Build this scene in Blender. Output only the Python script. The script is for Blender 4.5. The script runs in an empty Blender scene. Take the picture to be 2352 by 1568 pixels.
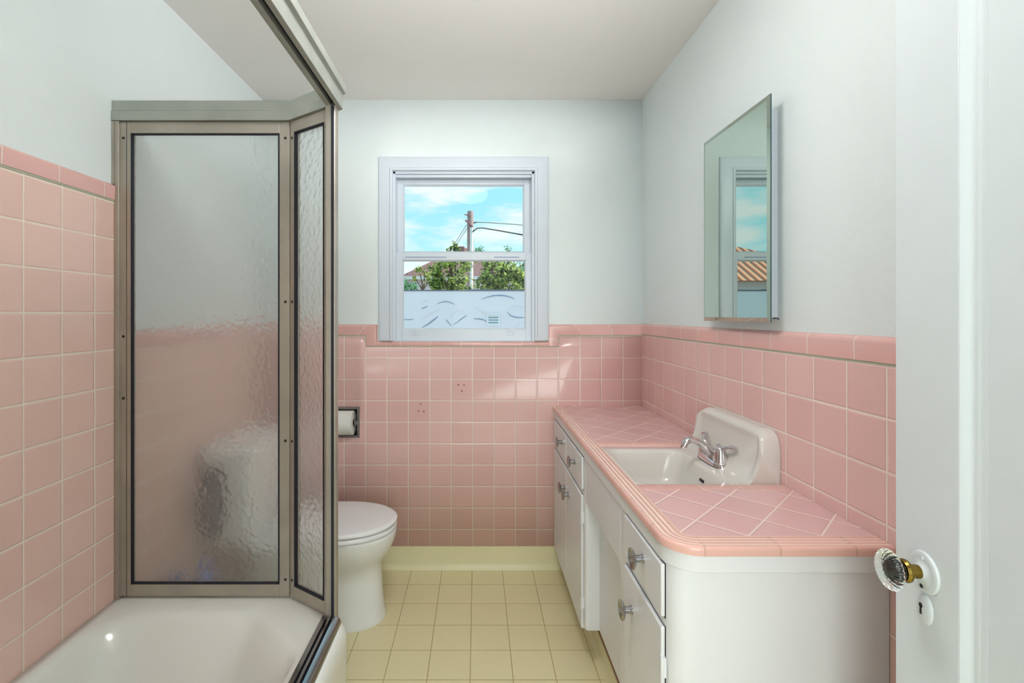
import bpy, bmesh, math, random
from math import sin, cos, pi, radians, sqrt, hypot
from mathutils import Vector, Matrix, noise

S = bpy.context.scene
C = S.collection
random.seed(7)

# ------------------------------------------------------------------ camera
F = 1129.0                      # focal length in pixels of the 2352 wide frame
XV, YV, CZ = 1095.0, 722.0, 1.293
cam_d = bpy.data.cameras.new('camera')
cam_d.sensor_width = 36.0
cam_d.lens = F / 2352 * 36.0
cam_d.shift_x = (1176 - XV) / 2352
cam_d.shift_y = -(784 - YV) / 2352
cam_d.clip_start = 0.01
cam = bpy.data.objects.new('camera', cam_d)
cam.location = (0, 0, CZ)
cam.rotation_euler = (radians(90), 0, 0)
C.objects.link(cam)
S.camera = cam

# ------------------------------------------------------------------ view
S.view_settings.view_transform = 'Standard'
S.view_settings.look = 'None'
S.view_settings.gamma = 1.0
S.view_settings.exposure = 0.22
S.view_settings.use_curve_mapping = False

# ------------------------------------------------------------------ world: blue sky with thin clouds
W = bpy.data.worlds.new('sky')
S.world = W
W.use_nodes = True
nt = W.node_tree
nt.nodes.clear()
def wn(t, **k):
    n = nt.nodes.new(t)
    for a, b in k.items():
        setattr(n, a, b)
    return n
tc = wn('ShaderNodeTexCoord')
mp = wn('ShaderNodeMapping'); mp.inputs['Scale'].default_value = (1.0, 1.0, 3.6)
mp.inputs['Location'].default_value = (0.35, 0.0, 0.1)
ns = wn('ShaderNodeTexNoise'); ns.inputs['Scale'].default_value = 7.0
ns.inputs['Detail'].default_value = 6; ns.inputs['Roughness'].default_value = 0.55
cr = wn('ShaderNodeValToRGB')
cr.color_ramp.elements[0].position = 0.42; cr.color_ramp.elements[1].position = 0.60
sep = wn('ShaderNodeSeparateXYZ')
hr = wn('ShaderNodeValToRGB')
hr.color_ramp.elements[0].position = 0.0; hr.color_ramp.elements[0].color = (0.62, 1.02, 1.10, 1)
hr.color_ramp.elements[1].position = 0.45; hr.color_ramp.elements[1].color = (0.21, 0.78, 0.96, 1)
mx = wn('ShaderNodeMixRGB'); mx.inputs['Color2'].default_value = (0.95, 1.04, 1.04, 1)
bg = wn('ShaderNodeBackground'); bg.inputs['Strength'].default_value = 0.87
ow = wn('ShaderNodeOutputWorld')
L = nt.links.new
L(tc.outputs['Generated'], mp.inputs['Vector']); L(mp.outputs[0], ns.inputs['Vector'])
L(ns.outputs['Fac'], cr.inputs[0]); L(tc.outputs['Generated'], sep.inputs[0])
L(sep.outputs['Z'], hr.inputs[0]); L(hr.outputs[0], mx.inputs['Color1'])
L(cr.outputs[0], mx.inputs['Fac']); L(mx.outputs[0], bg.inputs['Color']); L(bg.outputs[0], ow.inputs[0])

# ------------------------------------------------------------------ sun (outdoors only) and two added fill lights
sun_d = bpy.data.lights.new('sun', 'SUN')
sun_d.energy = 5.0; sun_d.angle = radians(1.0); sun_d.color = (1.0, 0.95, 0.86)
sun = bpy.data.objects.new('sun', sun_d)
sun.rotation_euler = Vector((-0.80, -0.04, -0.62)).to_track_quat('-Z', 'Y').to_euler()
C.objects.link(sun)
LAMP_MAIN = 24.0     # emission of the opal ceiling bowl of the bathroom
HALL_W = 36.0        # watts of the fill light added in the hallway to brighten the room
hl_d = bpy.data.lights.new('hallway_fill_light', 'AREA')
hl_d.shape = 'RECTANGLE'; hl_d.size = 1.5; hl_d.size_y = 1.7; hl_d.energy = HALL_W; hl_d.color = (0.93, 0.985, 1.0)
hl = bpy.data.objects.new('hallway_fill_light', hl_d)
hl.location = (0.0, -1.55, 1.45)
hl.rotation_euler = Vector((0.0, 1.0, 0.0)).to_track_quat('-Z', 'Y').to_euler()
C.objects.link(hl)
# added fill spot without a fixture, aimed at the ceiling from the doorway
fs_d = bpy.data.lights.new('ceiling_fill_spot', 'SPOT')
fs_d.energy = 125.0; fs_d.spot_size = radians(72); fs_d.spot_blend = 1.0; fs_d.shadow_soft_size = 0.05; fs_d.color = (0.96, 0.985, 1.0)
fs = bpy.data.objects.new('ceiling_fill_spot', fs_d)
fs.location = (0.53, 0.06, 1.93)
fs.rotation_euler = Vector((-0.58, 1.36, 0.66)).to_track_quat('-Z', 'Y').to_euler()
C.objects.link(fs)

# ------------------------------------------------------------------ room numbers
XL, XR, YB, YF, ZC = -1.095, 0.848, 2.512, 0.02, 2.39
def PX(px, y): return (px - XV) * y / F
def PZ(py, y): return CZ - (py - YV) * y / F

# ================================================================== materials
def srgb(r, g, b):
    def f(c):
        c /= 255.0
        return c / 12.92 if c <= 0.04045 else ((c + 0.055) / 1.055) ** 2.4
    return (f(r), f(g), f(b), 1.0)

class NM:
    """small helper around one material's node tree"""
    def __init__(s, name):
        s.m = bpy.data.materials.new(name); s.m.use_nodes = True
        s.t = s.m.node_tree; s.p = s.t.nodes['Principled BSDF']
    def n(s, t, **k):
        n = s.t.nodes.new(t)
        for a, b in k.items(): setattr(n, a, b)
        return n
    def l(s, a, b): s.t.links.new(a, b)
    def math(s, op, a, b=None, c=None):
        n = s.n('ShaderNodeMath', operation=op)
        for i, v in enumerate((a, b, c)):
            if v is None: continue
            if isinstance(v, (int, float)): n.inputs[i].default_value = v
            else: s.l(v, n.inputs[i])
        return n.outputs[0]
    def mix(s, f, a, b, blend='MIX'):
        n = s.n('ShaderNodeMixRGB', blend_type=blend)
        for i, v in zip((0, 1, 2), (f, a, b)):
            if isinstance(v, (int, float)): n.inputs[i].default_value = v
            elif isinstance(v, tuple): n.inputs[i].default_value = v
            else: s.l(v, n.inputs[i])
        return n.outputs[0]
    def noise(s, scale, detail=3, vec=None):
        n = s.n('ShaderNodeTexNoise'); n.inputs['Scale'].default_value = scale
        n.inputs['Detail'].default_value = detail
        if vec is None: vec = s.pos()
        s.l(vec, n.inputs['Vector'])
        return n.outputs['Fac']
    def pos(s):
        if not hasattr(s, '_pos'): s._pos = s.n('ShaderNodeNewGeometry').outputs['Position']
        return s._pos
    def bump(s, h, dist=0.001, strength=1.0, normal=None):
        n = s.n('ShaderNodeBump'); n.inputs['Distance'].default_value = dist
        n.inputs['Strength'].default_value = strength
        s.l(h, n.inputs['Height'])
        if normal is not None: s.l(normal, n.inputs['Normal'])
        return n.outputs[0]
    def set(s, color=None, rough=None, metal=None, **k):
        if color is not None:
            if isinstance(color, tuple): s.p.inputs['Base Color'].default_value = color
            else: s.l(color, s.p.inputs['Base Color'])
        if rough is not None:
            if isinstance(rough, (int, float)): s.p.inputs['Roughness'].default_value = rough
            else: s.l(rough, s.p.inputs['Roughness'])
        if metal is not None: s.p.inputs['Metallic'].default_value = metal
        for a, b in k.items():
            i = s.p.inputs[a.replace('_', ' ')]
            if isinstance(b, (int, float, tuple)): i.default_value = b
            else: s.l(b, i)
        return s

def plain(name, col, rough=0.5, metal=0.0, var=0.03, vscale=9, bump=0.0, bscale=250, **k):
    s = NM(name)
    f = s.noise(vscale, 3)
    dark = tuple(c * (1 - 2 * var) for c in col[:3]) + (1,)
    s.set(s.mix(f, dark, col), rough, metal, **k)
    if bump:
        s.set(Normal=s.bump(s.noise(bscale, 2), bump))
    return s.m

def tile_mat(name, axes, origin, pitch, grout_w, col, col2, gcol, rot=False, rough=0.16, var=0.10, soft=0.004, mottle=60):
    s = NM(name)
    sp = s.n('ShaderNodeSeparateXYZ'); s.l(s.pos(), sp.inputs[0])
    a, b = sp.outputs[axes[0]], sp.outputs[axes[1]]
    if rot:   # 45 degree grid
        r = 1 / sqrt(2)
        a, b = s.math('MULTIPLY', s.math('ADD', a, b), r), s.math('MULTIPLY', s.math('SUBTRACT', b, a), r)
    px = pitch if isinstance(pitch, tuple) else (pitch, pitch)
    ds, cells = [], []
    for v, o, p in ((a, origin[0], px[0]), (b, origin[1], px[1])):
        t = s.math('DIVIDE', s.math('SUBTRACT', v, o), p)
        cells.append(s.math('FLOOR', t))
        fr = s.math('SUBTRACT', t, cells[-1])
        ds.append(s.math('MULTIPLY', s.math('MINIMUM', fr, s.math('SUBTRACT', 1.0, fr)), p))
    d = s.math('MINIMUM', ds[0], ds[1])                       # metres to the nearest joint
    mr = s.n('ShaderNodeMapRange', interpolation_type='SMOOTHSTEP')
    s.l(d, mr.inputs['Value']); mr.inputs['From Min'].default_value = grout_w * 0.5 - 0.0003
    mr.inputs['From Max'].default_value = grout_w * 0.5 + 0.0005
    mask = mr.outputs[0]
    mh = s.n('ShaderNodeMapRange', interpolation_type='SMOOTHSTEP')
    s.l(d, mh.inputs['Value']); mh.inputs['From Min'].default_value = grout_w * 0.4
    mh.inputs['From Max'].default_value = grout_w * 0.5 + soft
    cb = s.n('ShaderNodeCombineXYZ'); s.l(cells[0], cb.inputs[0]); s.l(cells[1], cb.inputs[1])
    wnz = s.n('ShaderNodeTexWhiteNoise', noise_dimensions='2D'); s.l(cb.outputs[0], wnz.inputs['Vector'])
    m1 = s.mix(s.math('MULTIPLY', wnz.outputs['Value'], 1.0), col, col2)
    big = s.noise(2.2, 2)
    fine = s.noise(mottle, 4)
    m2 = s.mix(s.math('MULTIPLY', fine, var), m1, tuple(min(1, c * 1.25) for c in col[:3]) + (1,))
    m3 = s.mix(s.math('MULTIPLY', big, 0.22), m2, tuple(c * 0.86 for c in col[:3]) + (1,))
    s.set(s.mix(mask, gcol, m3), None)
    rr = s.mix(mask, (0.75, 0.75, 0.75, 1), (rough, rough, rough, 1)); s.l(rr, s.p.inputs['Roughness'])
    h = s.math('ADD', s.math('MULTIPLY', mh.outputs[0], 1.0), s.math('MULTIPLY', s.noise(28, 2), 0.22))
    s.set(Normal=s.bump(h, 0.0012, 0.8))
    return s.m

PINK, PINK2 = srgb(230, 190, 184), srgb(225, 182, 176)
GROUT = srgb(238, 226, 214)
M = {}
M['paint'] = plain('wall_paint', srgb(230, 237, 236), 0.38, var=0.012, bump=0.0009, bscale=330)
M['ceil'] = plain('ceiling_paint', srgb(238, 234, 229), 0.6, var=0.012, bump=0.0007, bscale=240)
M['trim'] = plain('white_gloss_trim', srgb(222, 229, 238), 0.3, var=0.01, bump=0.0003, bscale=90)  # faint blue of the light put into the white paint colour
M['cab'] = plain('cabinet_paint', srgb(232, 232, 233), 0.34, var=0.015, bump=0.0005, bscale=110)
M['door'] = plain('door_paint', srgb(220, 227, 229), 0.42, var=0.012, bump=0.0004, bscale=120)
M['tile_back'] = tile_mat('pink_tile_back', ('X', 'Z'), ((1282 - XV) / 449.45, 1.0727), 0.1090, 0.0030, PINK, PINK2, GROUT)
M['tile_right'] = tile_mat('pink_tile_right', ('Y', 'Z'), (1.007, 1.079), 0.1090, 0.0030, PINK, PINK2, GROUT)
M['tile_left'] = tile_mat('pink_tile_left', ('Y', 'Z'), (1.179, 1.2975), 0.1098, 0.0036, srgb(234, 198, 184), srgb(229, 191, 177), srgb(236, 224, 208))
M['tile_counter'] = tile_mat('pink_tile_counter', ('X', 'Y'), (1.604 / sqrt(2), 0.462 / sqrt(2)), 0.1085, 0.0034, srgb(226, 184, 182), srgb(220, 176, 176), srgb(236, 216, 206), rot=True, rough=0.2)
M['floor'] = tile_mat('cream_vinyl_floor', ('X', 'Y'), (-0.0234, 2.047), 0.153, 0.0026, srgb(232, 222, 178), srgb(228, 217, 170), srgb(188, 172, 118), rough=0.38, var=0.25, soft=0.001, mottle=150)
M['base'] = plain('cream_vinyl_base', srgb(228, 220, 178), 0.35, var=0.03)
M['grout'] = plain('sage_grout_line', srgb(176, 184, 160), 0.7)
def uv_trim(name, col, joint, off, gcol, rough=0.15):
    s = NM(name)
    uv = s.n('ShaderNodeUVMap'); sp = s.n('ShaderNodeSeparateXYZ'); s.l(uv.outputs[0], sp.inputs[0])
    t = s.math('DIVIDE', s.math('SUBTRACT', sp.outputs[0], off), joint)
    fl = s.math('FLOOR', t); fr = s.math('SUBTRACT', t, fl)
    d = s.math('MULTIPLY', s.math('MINIMUM', fr, s.math('SUBTRACT', 1.0, fr)), joint)
    mr = s.n('ShaderNodeMapRange'); s.l(d, mr.inputs['Value'])
    mr.inputs['From Min'].default_value = 0.0010; mr.inputs['From Max'].default_value = 0.0018
    w = s.n('ShaderNodeTexWhiteNoise', noise_dimensions='1D'); s.l(fl, w.inputs['W'])
    c1 = s.mix(w.outputs['Value'], col, tuple(c * 0.93 for c in col[:3]) + (1,))
    s.set(s.mix(mr.outputs[0], gcol, c1), rough)
    s.set(Normal=s.bump(mr.outputs[0], 0.0008, 0.7))
    return s.m
M['cap'] = uv_trim('pink_cap_tile', srgb(229, 180, 172), 0.1545, 0.02, GROUT)
M['edge'] = uv_trim('pink_counter_edge_tile', srgb(231, 182, 168), 0.152, 0.04, srgb(205, 165, 145))
M['bull'] = uv_trim('pink_bullnose_tile', srgb(230, 182, 172), 0.1090, 0.06, srgb(232, 205, 190))

def alu(name, col, rough):
    s = NM(name)
    a = s.noise(11, 8); b = s.noise(120, 3)
    c = s.mix(a, tuple(x * 0.62 for x in col[:3]) + (1,), col)
    r = s.math('ADD', rough, s.math('MULTIPLY', b, 0.14))
    s.set(c, r, 0.6)
    s.set(Normal=s.bump(b, 0.0002))
    return s.m
M['alu'] = alu('dull_aluminium', srgb(196, 187, 173), 0.36)
M['alu_head'] = alu('weathered_aluminium', srgb(192, 195, 186), 0.4)
M['chrome'] = plain('chrome', srgb(215, 208, 210), 0.07, 1.0, var=0.01)
M['chrome_worn'] = plain('worn_chrome', srgb(176, 174, 176), 0.16, 1.0, var=0.06, vscale=80)
M['gasket'] = plain('black_gasket', srgb(28, 28, 40), 0.6)
M['screw'] = plain('dark_screw', srgb(38, 32, 34), 0.5)
M['enamel'] = plain('white_enamel', srgb(232, 231, 222), 0.12, var=0.02, vscale=5)
M['porcelain'] = plain('white_porcelain', srgb(236, 236, 233), 0.1, var=0.01)
M['sink'] = plain('bone_porcelain', srgb(220, 214, 206), 0.13, var=0.03, vscale=14)
M['seat'] = plain('white_plastic_seat', srgb(238, 236, 236), 0.22, var=0.01)
M['paper'] = plain('tissue_paper', srgb(240, 240, 234), 0.9, var=0.03, bump=0.0006, bscale=160)
M['dark'] = plain('dark_hollow', srgb(42, 38, 40), 0.8)
M['brown'] = plain('brown_wood_and_shade', srgb(150, 100, 74), 0.6, var=0.12, vscale=40)  # wood of the brush handle, painted shade on the toe kick
M['brass'] = plain('old_brass', srgb(160, 134, 66), 0.2, 1.0, var=0.2, vscale=60)
M['stain'] = plain('brown_stain', srgb(176, 108, 96), 0.5)
M['blue'] = plain('blue_plastic', srgb(120, 130, 200), 0.4)
M['mirror'] = plain('mirror_silver', srgb(186, 200, 190), 0.01, 1.0, var=0.0)
M['mirror_edge'] = plain('mirror_glass_edge', srgb(64, 96, 100), 0.15, 0.4, var=0.02)

s = NM('hammered_glass')
v1 = s.n('ShaderNodeTexVoronoi', feature='SMOOTH_F1'); v1.inputs['Scale'].default_value = 62; v1.inputs['Smoothness'].default_value = 0.35
s.l(s.pos(), v1.inputs['Vector'])
s.set((0.985, 1.0, 0.99, 1), 0.22, 0.0, Transmission_Weight=1.0, IOR=1.42)
s.set(Normal=s.bump(s.math('ADD', v1.outputs['Distance'], s.math('MULTIPLY', s.noise(25, 2), 0.5)), 0.0019, 0.8))
tl_ = s.n('ShaderNodeBsdfTranslucent'); tl_.inputs[0].default_value = (0.9, 0.92, 0.9, 1)
df_ = s.n('ShaderNodeBsdfDiffuse'); df_.inputs[0].default_value = (0.9, 0.92, 0.9, 1)
m1_ = s.n('ShaderNodeMixShader'); m1_.inputs[0].default_value = 0.5; s.l(tl_.outputs[0], m1_.inputs[1]); s.l(df_.outputs[0], m1_.inputs[2])
m2_ = s.n('ShaderNodeMixShader'); m2_.inputs[0].default_value = 0.10      # soap film on both faces
s.l(s.p.outputs[0], m2_.inputs[1]); s.l(m1_.outputs[0], m2_.inputs[2]); s.l(m2_.outputs[0], s.t.nodes['Material Output'].inputs['Surface'])
M['hammered'] = s.m
s = NM('clear_glass')
s.set((0.98, 1.0, 0.99, 1), 0.0, 0.0, Transmission_Weight=1.0, IOR=1.48)
M['glass'] = s.m
s = NM('window_glass')                    # thin pane: mostly see-through with a faint mirror on top
tr = s.n('ShaderNodeBsdfTransparent'); tr.inputs[0].default_value = (0.97, 0.985, 0.99, 1)
gl = s.n('ShaderNodeBsdfGlossy'); gl.inputs['Roughness'].default_value = 0.0
fz = s.n('ShaderNodeFresnel'); fz.inputs['IOR'].default_value = 1.12
ms = s.n('ShaderNodeMixShader'); s.l(fz.outputs[0], ms.inputs[0]); s.l(tr.outputs[0], ms.inputs[1]); s.l(gl.outputs[0], ms.inputs[2])
s.l(ms.outputs[0], s.t.nodes['Material Output'].inputs['Surface'])
M['pane'] = s.m
s = NM('opal_lamp'); s.set((0.95, 0.93, 0.9, 1), 0.3, Emission_Color=(0.95, 0.98, 1.0, 1), Emission_Strength=LAMP_MAIN)
M['opal'] = s.m
# outdoors
M['stucco'] = plain('white_stucco', srgb(245, 232, 240), 0.85, var=0.04, vscale=3, bump=0.004, bscale=40)
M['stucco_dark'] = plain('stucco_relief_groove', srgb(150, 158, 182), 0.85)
def leafm(name, a, b):
    s = NM(name)
    rp = s.n('ShaderNodeValToRGB'); rp.color_ramp.elements[0].position = 0.40; rp.color_ramp.elements[1].position = 0.62
    rp.color_ramp.elements[0].color = a; rp.color_ramp.elements[1].color = b
    s.l(s.noise(9, 3), rp.inputs[0]); s.set(rp.outputs[0], 0.5); b = rp.outputs[0]
    t = s.n('ShaderNodeBsdfTranslucent'); s.l(b, t.inputs[0])
    m = s.n('ShaderNodeMixShader'); m.inputs[0].default_value = 0.4
    s.l(s.p.outputs[0], m.inputs[1]); s.l(t.outputs[0], m.inputs[2]); s.l(m.outputs[0], s.t.nodes['Material Output'].inputs['Surface'])
    return s.m
M['leaf'] = leafm('leaves', srgb(66, 92, 52), srgb(216, 232, 132))
M['leaf2'] = leafm('leaves_bluish', srgb(60, 100, 80), srgb(160, 214, 164))
M['bark'] = plain('bark', srgb(120, 100, 84), 0.85, var=0.15)
M['pole'] = plain('weathered_pole_wood', srgb(176, 150, 150), 0.85, var=0.15, vscale=6)
M['pipe'] = plain('white_conduit', srgb(240, 238, 240), 0.5)
M['wire'] = plain('black_wire', srgb(60, 75, 80), 0.6)
M['shingle'] = plain('brown_shingles', srgb(140, 104, 104), 0.85, var=0.15, vscale=5)
s = NM('terracotta_roof_tile'); wv = s.n('ShaderNodeTexWave', wave_type='BANDS', bands_direction='X'); wv.inputs['Scale'].default_value = 1.3; wv.inputs['Distortion'].default_value = 0.6
s.l(s.pos(), wv.inputs['Vector']); s.set(s.mix(wv.outputs['Fac'], srgb(190, 110, 84), srgb(236, 178, 150)), 0.8); s.set(Normal=s.bump(wv.outputs['Fac'], 0.05))
M['terra'] = s.m
M['ground'] = plain('garden_ground', srgb(130, 128, 104), 0.9, var=0.15, vscale=2)

# ================================================================== mesh helpers
class MB:
    def __init__(s): s.v = []; s.f = []; s.uv = []
    def add(s, vs, fs, uvs=None):
        o = len(s.v); s.v += [tuple(p) for p in vs]; s.f += [tuple(i + o for i in f) for f in fs]
        s.uv += list(uvs) if uvs else [(0, 0)] * len(vs)
        return s
    def box(s, x0, x1, y0, y1, z0, z1):
        vs = [(x, y, z) for x in (x0, x1) for y in (y0, y1) for z in (z0, z1)]
        return s.add(vs, [(0, 1, 3, 2), (4, 6, 7, 5), (0, 4, 5, 1), (2, 3, 7, 6), (0, 2, 6, 4), (1, 5, 7, 3)])
    def obox(s, A, d, n, s0, s1, o0, o1, z0, z1):
        vs = [(A[0] + d[0] * a + n[0] * o, A[1] + d[1] * a + n[1] * o, z) for a in (s0, s1) for o in (o0, o1) for z in (z0, z1)]
        return s.add(vs, [(0, 1, 3, 2), (4, 6, 7, 5), (0, 4, 5, 1), (2, 3, 7, 6), (0, 2, 6, 4), (1, 5, 7, 3)])
    def rings(s, R, cap0=True, cap1=True, closed=True):
        n = len(R[0]); vs = [p for r in R for p in r]; fs = []
        for i in range(len(R) - 1):
            for j in range(n if closed else n - 1):
                k = (j + 1) % n
                fs.append((i * n + j, i * n + k, (i + 1) * n + k, (i + 1) * n + j))
        if cap0: fs.append(tuple(reversed(range(n))))
        if cap1: fs.append(tuple(range((len(R) - 1) * n, len(R) * n)))
        return s.add(vs, fs)
    def lathe(s, prof, o=(0, 0, 0), axis=(0, 0, 1), n=32, flute=0, famp=0.0, cap=True):
        q = Vector(axis).normalized().to_track_quat('Z', 'Y'); o = Vector(o); R = []
        for r, h in prof:
            ring = []
            for k in range(n):
                a = 2 * pi * k / n
                rr = r * (1 + (famp * abs(cos(flute * a / 2)) if flute else 0))
                ring.append(o + q @ Vector((rr * cos(a), rr * sin(a), h)))
            R.append(ring)
        return s.rings(R, cap, cap)
    def tube(s, pts, r, n=12, flat=1.0):
        pts = [Vector(p) for p in pts]; R = []
        rs = r if isinstance(r, (list, tuple)) else [r] * len(pts)
        up = None
        for i, p in enumerate(pts):
            t = (pts[min(i + 1, len(pts) - 1)] - pts[max(i - 1, 0)]).normalized()
            if up is None:
                up = Vector((0, 0, 1)) if abs(t.z) < 0.9 else Vector((1, 0, 0))
            b = t.cross(up).normalized(); u = b.cross(t).normalized(); up = u
            R.append([p + (b * cos(2 * pi * k / n) + u * sin(2 * pi * k / n) * flat) * rs[i] for k in range(n)])
        return s.rings(R)
    def sweep(s, path, prof, mapf, closed_prof=True, caps=True, closed=False):
        P = [Vector(p) for p in path]; m = len(P); dirs = [(P[(i + 1) % m] - P[i]).normalized() for i in range(m if closed else m - 1)]
        nor = []
        for i in range(m):
            if closed: a, b = dirs[i - 1], dirs[i]
            else: a, b = dirs[max(i - 1, 0)], dirs[min(i, m - 2)]
            na, nb = Vector((-a.y, a.x)), Vector((-b.y, b.x))
            nor.append((na + nb) / (1 + na.dot(nb)))
        L_ = [0.0]
        for i in range(1, m): L_.append(L_[-1] + (P[i] - P[i - 1]).length)
        k = len(prof); vs = []; uvs = []
        for i in range(m):
            for j, (o, h) in enumerate(prof):
                q = P[i] + nor[i] * o
                vs.append(mapf(q.x, q.y, h)); uvs.append((L_[i], j / k))
        fs = []
        for i in range(m if closed else m - 1):
            i2 = (i + 1) % m
            for j in range(k if closed_prof else k - 1):
                j2 = (j + 1) % k
                fs.append((i * k + j, i2 * k + j, i2 * k + j2, i * k + j2))
        if caps and closed_prof and not closed:
            fs.append(tuple(range(k))); fs.append(tuple(reversed(range((m - 1) * k, m * k))))
        return s.add(vs, fs, uvs)
    def poly(s, pts, z0, z1):
        n = len(pts)
        return s.add([(x, y, z0) for x, y in pts] + [(x, y, z1) for x, y in pts],
                     [tuple(reversed(range(n))), tuple(range(n, 2 * n))] + [(i, (i + 1) % n, n + (i + 1) % n, n + i) for i in range(n)])
    def build(s, name, mat, parent=None, bevel=0.0, seg=2, sharp=38, subd=0):
        me = bpy.data.meshes.new(name); me.from_pydata(s.v, [], s.f)
        uvl = me.uv_layers.new(name='UVMap')
        for lp in me.loops: uvl.data[lp.index].uv = s.uv[lp.vertex_index]
        bm = bmesh.new(); bm.from_mesh(me)
        bmesh.ops.recalc_face_normals(bm, faces=bm.faces)
        for f in bm.faces: f.smooth = True
        for e in bm.edges:
            if len(e.link_faces) == 2 and e.calc_face_angle(0) > radians(sharp): e.smooth = False
        bm.to_mesh(me); bm.free()
        me.materials.append(mat)
        o = bpy.data.objects.new(name, me); C.objects.link(o)
        if parent is not None: o.parent = parent; o.matrix_parent_inverse = parent.matrix_world.inverted()
        if subd:
            md = o.modifiers.new('subdivision', 'SUBSURF'); md.levels = md.render_levels = subd
        if bevel:
            md = o.modifiers.new('bevel', 'BEVEL'); md.width = bevel; md.segments = seg; md.limit_method = 'ANGLE'; md.angle_limit = radians(35)
            md.harden_normals = False
        return o

def tag(o, label=None, cat=None, group=None, kind=None):
    if label: o['label'] = label
    if cat: o['category'] = cat
    if group: o['group'] = group
    if kind: o['kind'] = kind
    return o
def empty(name, loc=(0, 0, 0)):
    o = bpy.data.objects.new(name, None); o.location = loc; C.objects.link(o)
    o.empty_display_size = 0.05
    bpy.context.view_layer.update()
    return o
def grid_slab(xs, zs, holes, mapf, t0, t1):
    """wall of cells between breakpoints, cells inside a hole left out; only outer faces kept"""
    mb = MB(); xs = sorted(set(xs)); zs = sorted(set(zs))
    def solid(i, j):
        if i < 0 or j < 0 or i >= len(xs) - 1 or j >= len(zs) - 1: return False
        cx, cz = (xs[i] + xs[i + 1]) / 2, (zs[j] + zs[j + 1]) / 2
        return not any(h[0] < cx < h[1] and h[2] < cz < h[3] for h in holes)
    for i in range(len(xs) - 1):
        for j in range(len(zs) - 1):
            if not solid(i, j): continue
            a, b, c, d = xs[i], xs[i + 1], zs[j], zs[j + 1]
            for t in (t0, t1): mb.add([mapf(a, c, t), mapf(b, c, t), mapf(b, d, t), mapf(a, d, t)], [(0, 1, 2, 3)])
            for (di, dj, p, q) in ((-1, 0, (a, c), (a, d)), (1, 0, (b, c), (b, d)), (0, -1, (a, c), (b, c)), (0, 1, (a, d), (b, d))):
                if not solid(i + di, j + dj):
                    mb.add([mapf(*p, t0), mapf(*q, t0), mapf(*q, t1), mapf(*p, t1)], [(0, 1, 2, 3)])
    return mb
def clean(o, dist=1e-5):
    bm = bmesh.new(); bm.from_mesh(o.data); bmesh.ops.remove_doubles(bm, verts=bm.verts, dist=dist)
    bmesh.ops.recalc_face_normals(bm, faces=bm.faces); bm.to_mesh(o.data); bm.free(); return o
def arc(cx, cy, r, a0, a1, n):
    return [(cx + r * cos(radians(a0 + (a1 - a0) * i / n)), cy + r * sin(radians(a0 + (a1 - a0) * i / n))) for i in range(n + 1)]

# ================================================================== room shell
T = 0.14
# window opening in the back wall, paper holder niche
WX0, WX1 = PX(903, YB), PX(1227, YB)
WZ0, WZ1 = PZ(784, YB), PZ(394, YB)
NX0, NX1, NZ0, NZ1 = PX(760, YB), PX(824, YB), PZ(1001, YB), PZ(936, YB)
holes = [(WX0, WX1, WZ0, WZ1), (NX0, NX1, NZ0, NZ1)]
back_map = lambda a, b, t: (a, t, b)
wb = clean(grid_slab([XL - T, XR + T, WX0, WX1, NX0, NX1], [-0.05, ZC, WZ0, WZ1, NZ0, NZ1], holes, back_map, YB, YB + T).build('wall_back', M['paint']))
tag(wb, 'white painted back wall with window above pink tile', 'wall', kind='structure')
wl = MB().box(XL - T, XL, -0.12, YB + T, -0.05, ZC).build('wall_left', M['paint']); tag(wl, 'white painted wall above the tub tiles', 'wall', kind='structure')
wr = MB().box(XR, XR + T, -0.12, YB + T, -0.05, ZC).build('wall_right', M['paint']); tag(wr, 'white painted wall behind the mirror cabinet', 'wall', kind='structure')
DX0, DX1, DZ = -0.24, 0.585, 2.04
wf = clean(grid_slab([XL - T, XR + T, DX0, DX1], [-0.05, DZ, ZC], [(DX0, DX1, -1, DZ)], back_map, YF - 0.12, YF).build('wall_front', M['paint'])); tag(wf, 'white wall around the doorway', 'wall', kind='structure')
fl = MB().box(XL - T, XR + T, -1.6, YB + T, -0.1, 0.0).build('floor', M['floor']); tag(fl, 'cream square-patterned vinyl floor', 'floor', kind='structure')
ce = MB().box(XL - T, XR + T, -1.6, YB + T, ZC, ZC + 0.12).build('ceiling', M['ceil']); tag(ce, 'plain off-white ceiling', 'ceiling', kind='structure')
hw = MB().box(XL - T, XL, -1.6, -0.12, -0.05, ZC).box(XR, XR + T, -1.6, -0.12, -0.05, ZC).box(XL - T, XR + T, -1.74, -1.6, -0.05, ZC).build('wall_hallway', M['paint'])
tag(hw, 'white hallway walls outside the doorway', 'wall', kind='structure')

TT = 0.008       # tile thickness
# back wainscot: steps down around the window
zb1, zb2 = PZ(770, YB), PZ(795, YB)
xs1, xs2 = PX(842, YB), PX(1282, YB)
bt = clean(grid_slab([XL, XR, xs1, xs2, NX0, NX1], [0.10, zb2, zb1, NZ0, NZ1], [(xs1, xs2, zb2, 9), (NX0, NX1, NZ0, NZ1)], back_map, YB - TT, YB + 0.001).build('tile_wainscot', M['tile_back'], wb))
def cap_prof(w, th=0.016):
    # (offset outwards from the tile edge, height off the wall): rounded cap
    pts = [(0.002, 0.0), (0.002, 0.011), (w - 0.014, 0.0125)]
    pts += [(w - 0.014 + 0.013 * sin(radians(a)), 0.0125 * cos(radians(a)) ) for a in (20, 40, 60, 75, 88)] + [(w, 0.0)]
    return pts
cm = lambda a, b, h: (a, YB - h, b)
CW = 0.056
capb = MB()
capb.sweep([(XL, zb1), (xs1, zb1), (xs1, zb2 + 0.002)], cap_prof(CW), cm)
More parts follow.
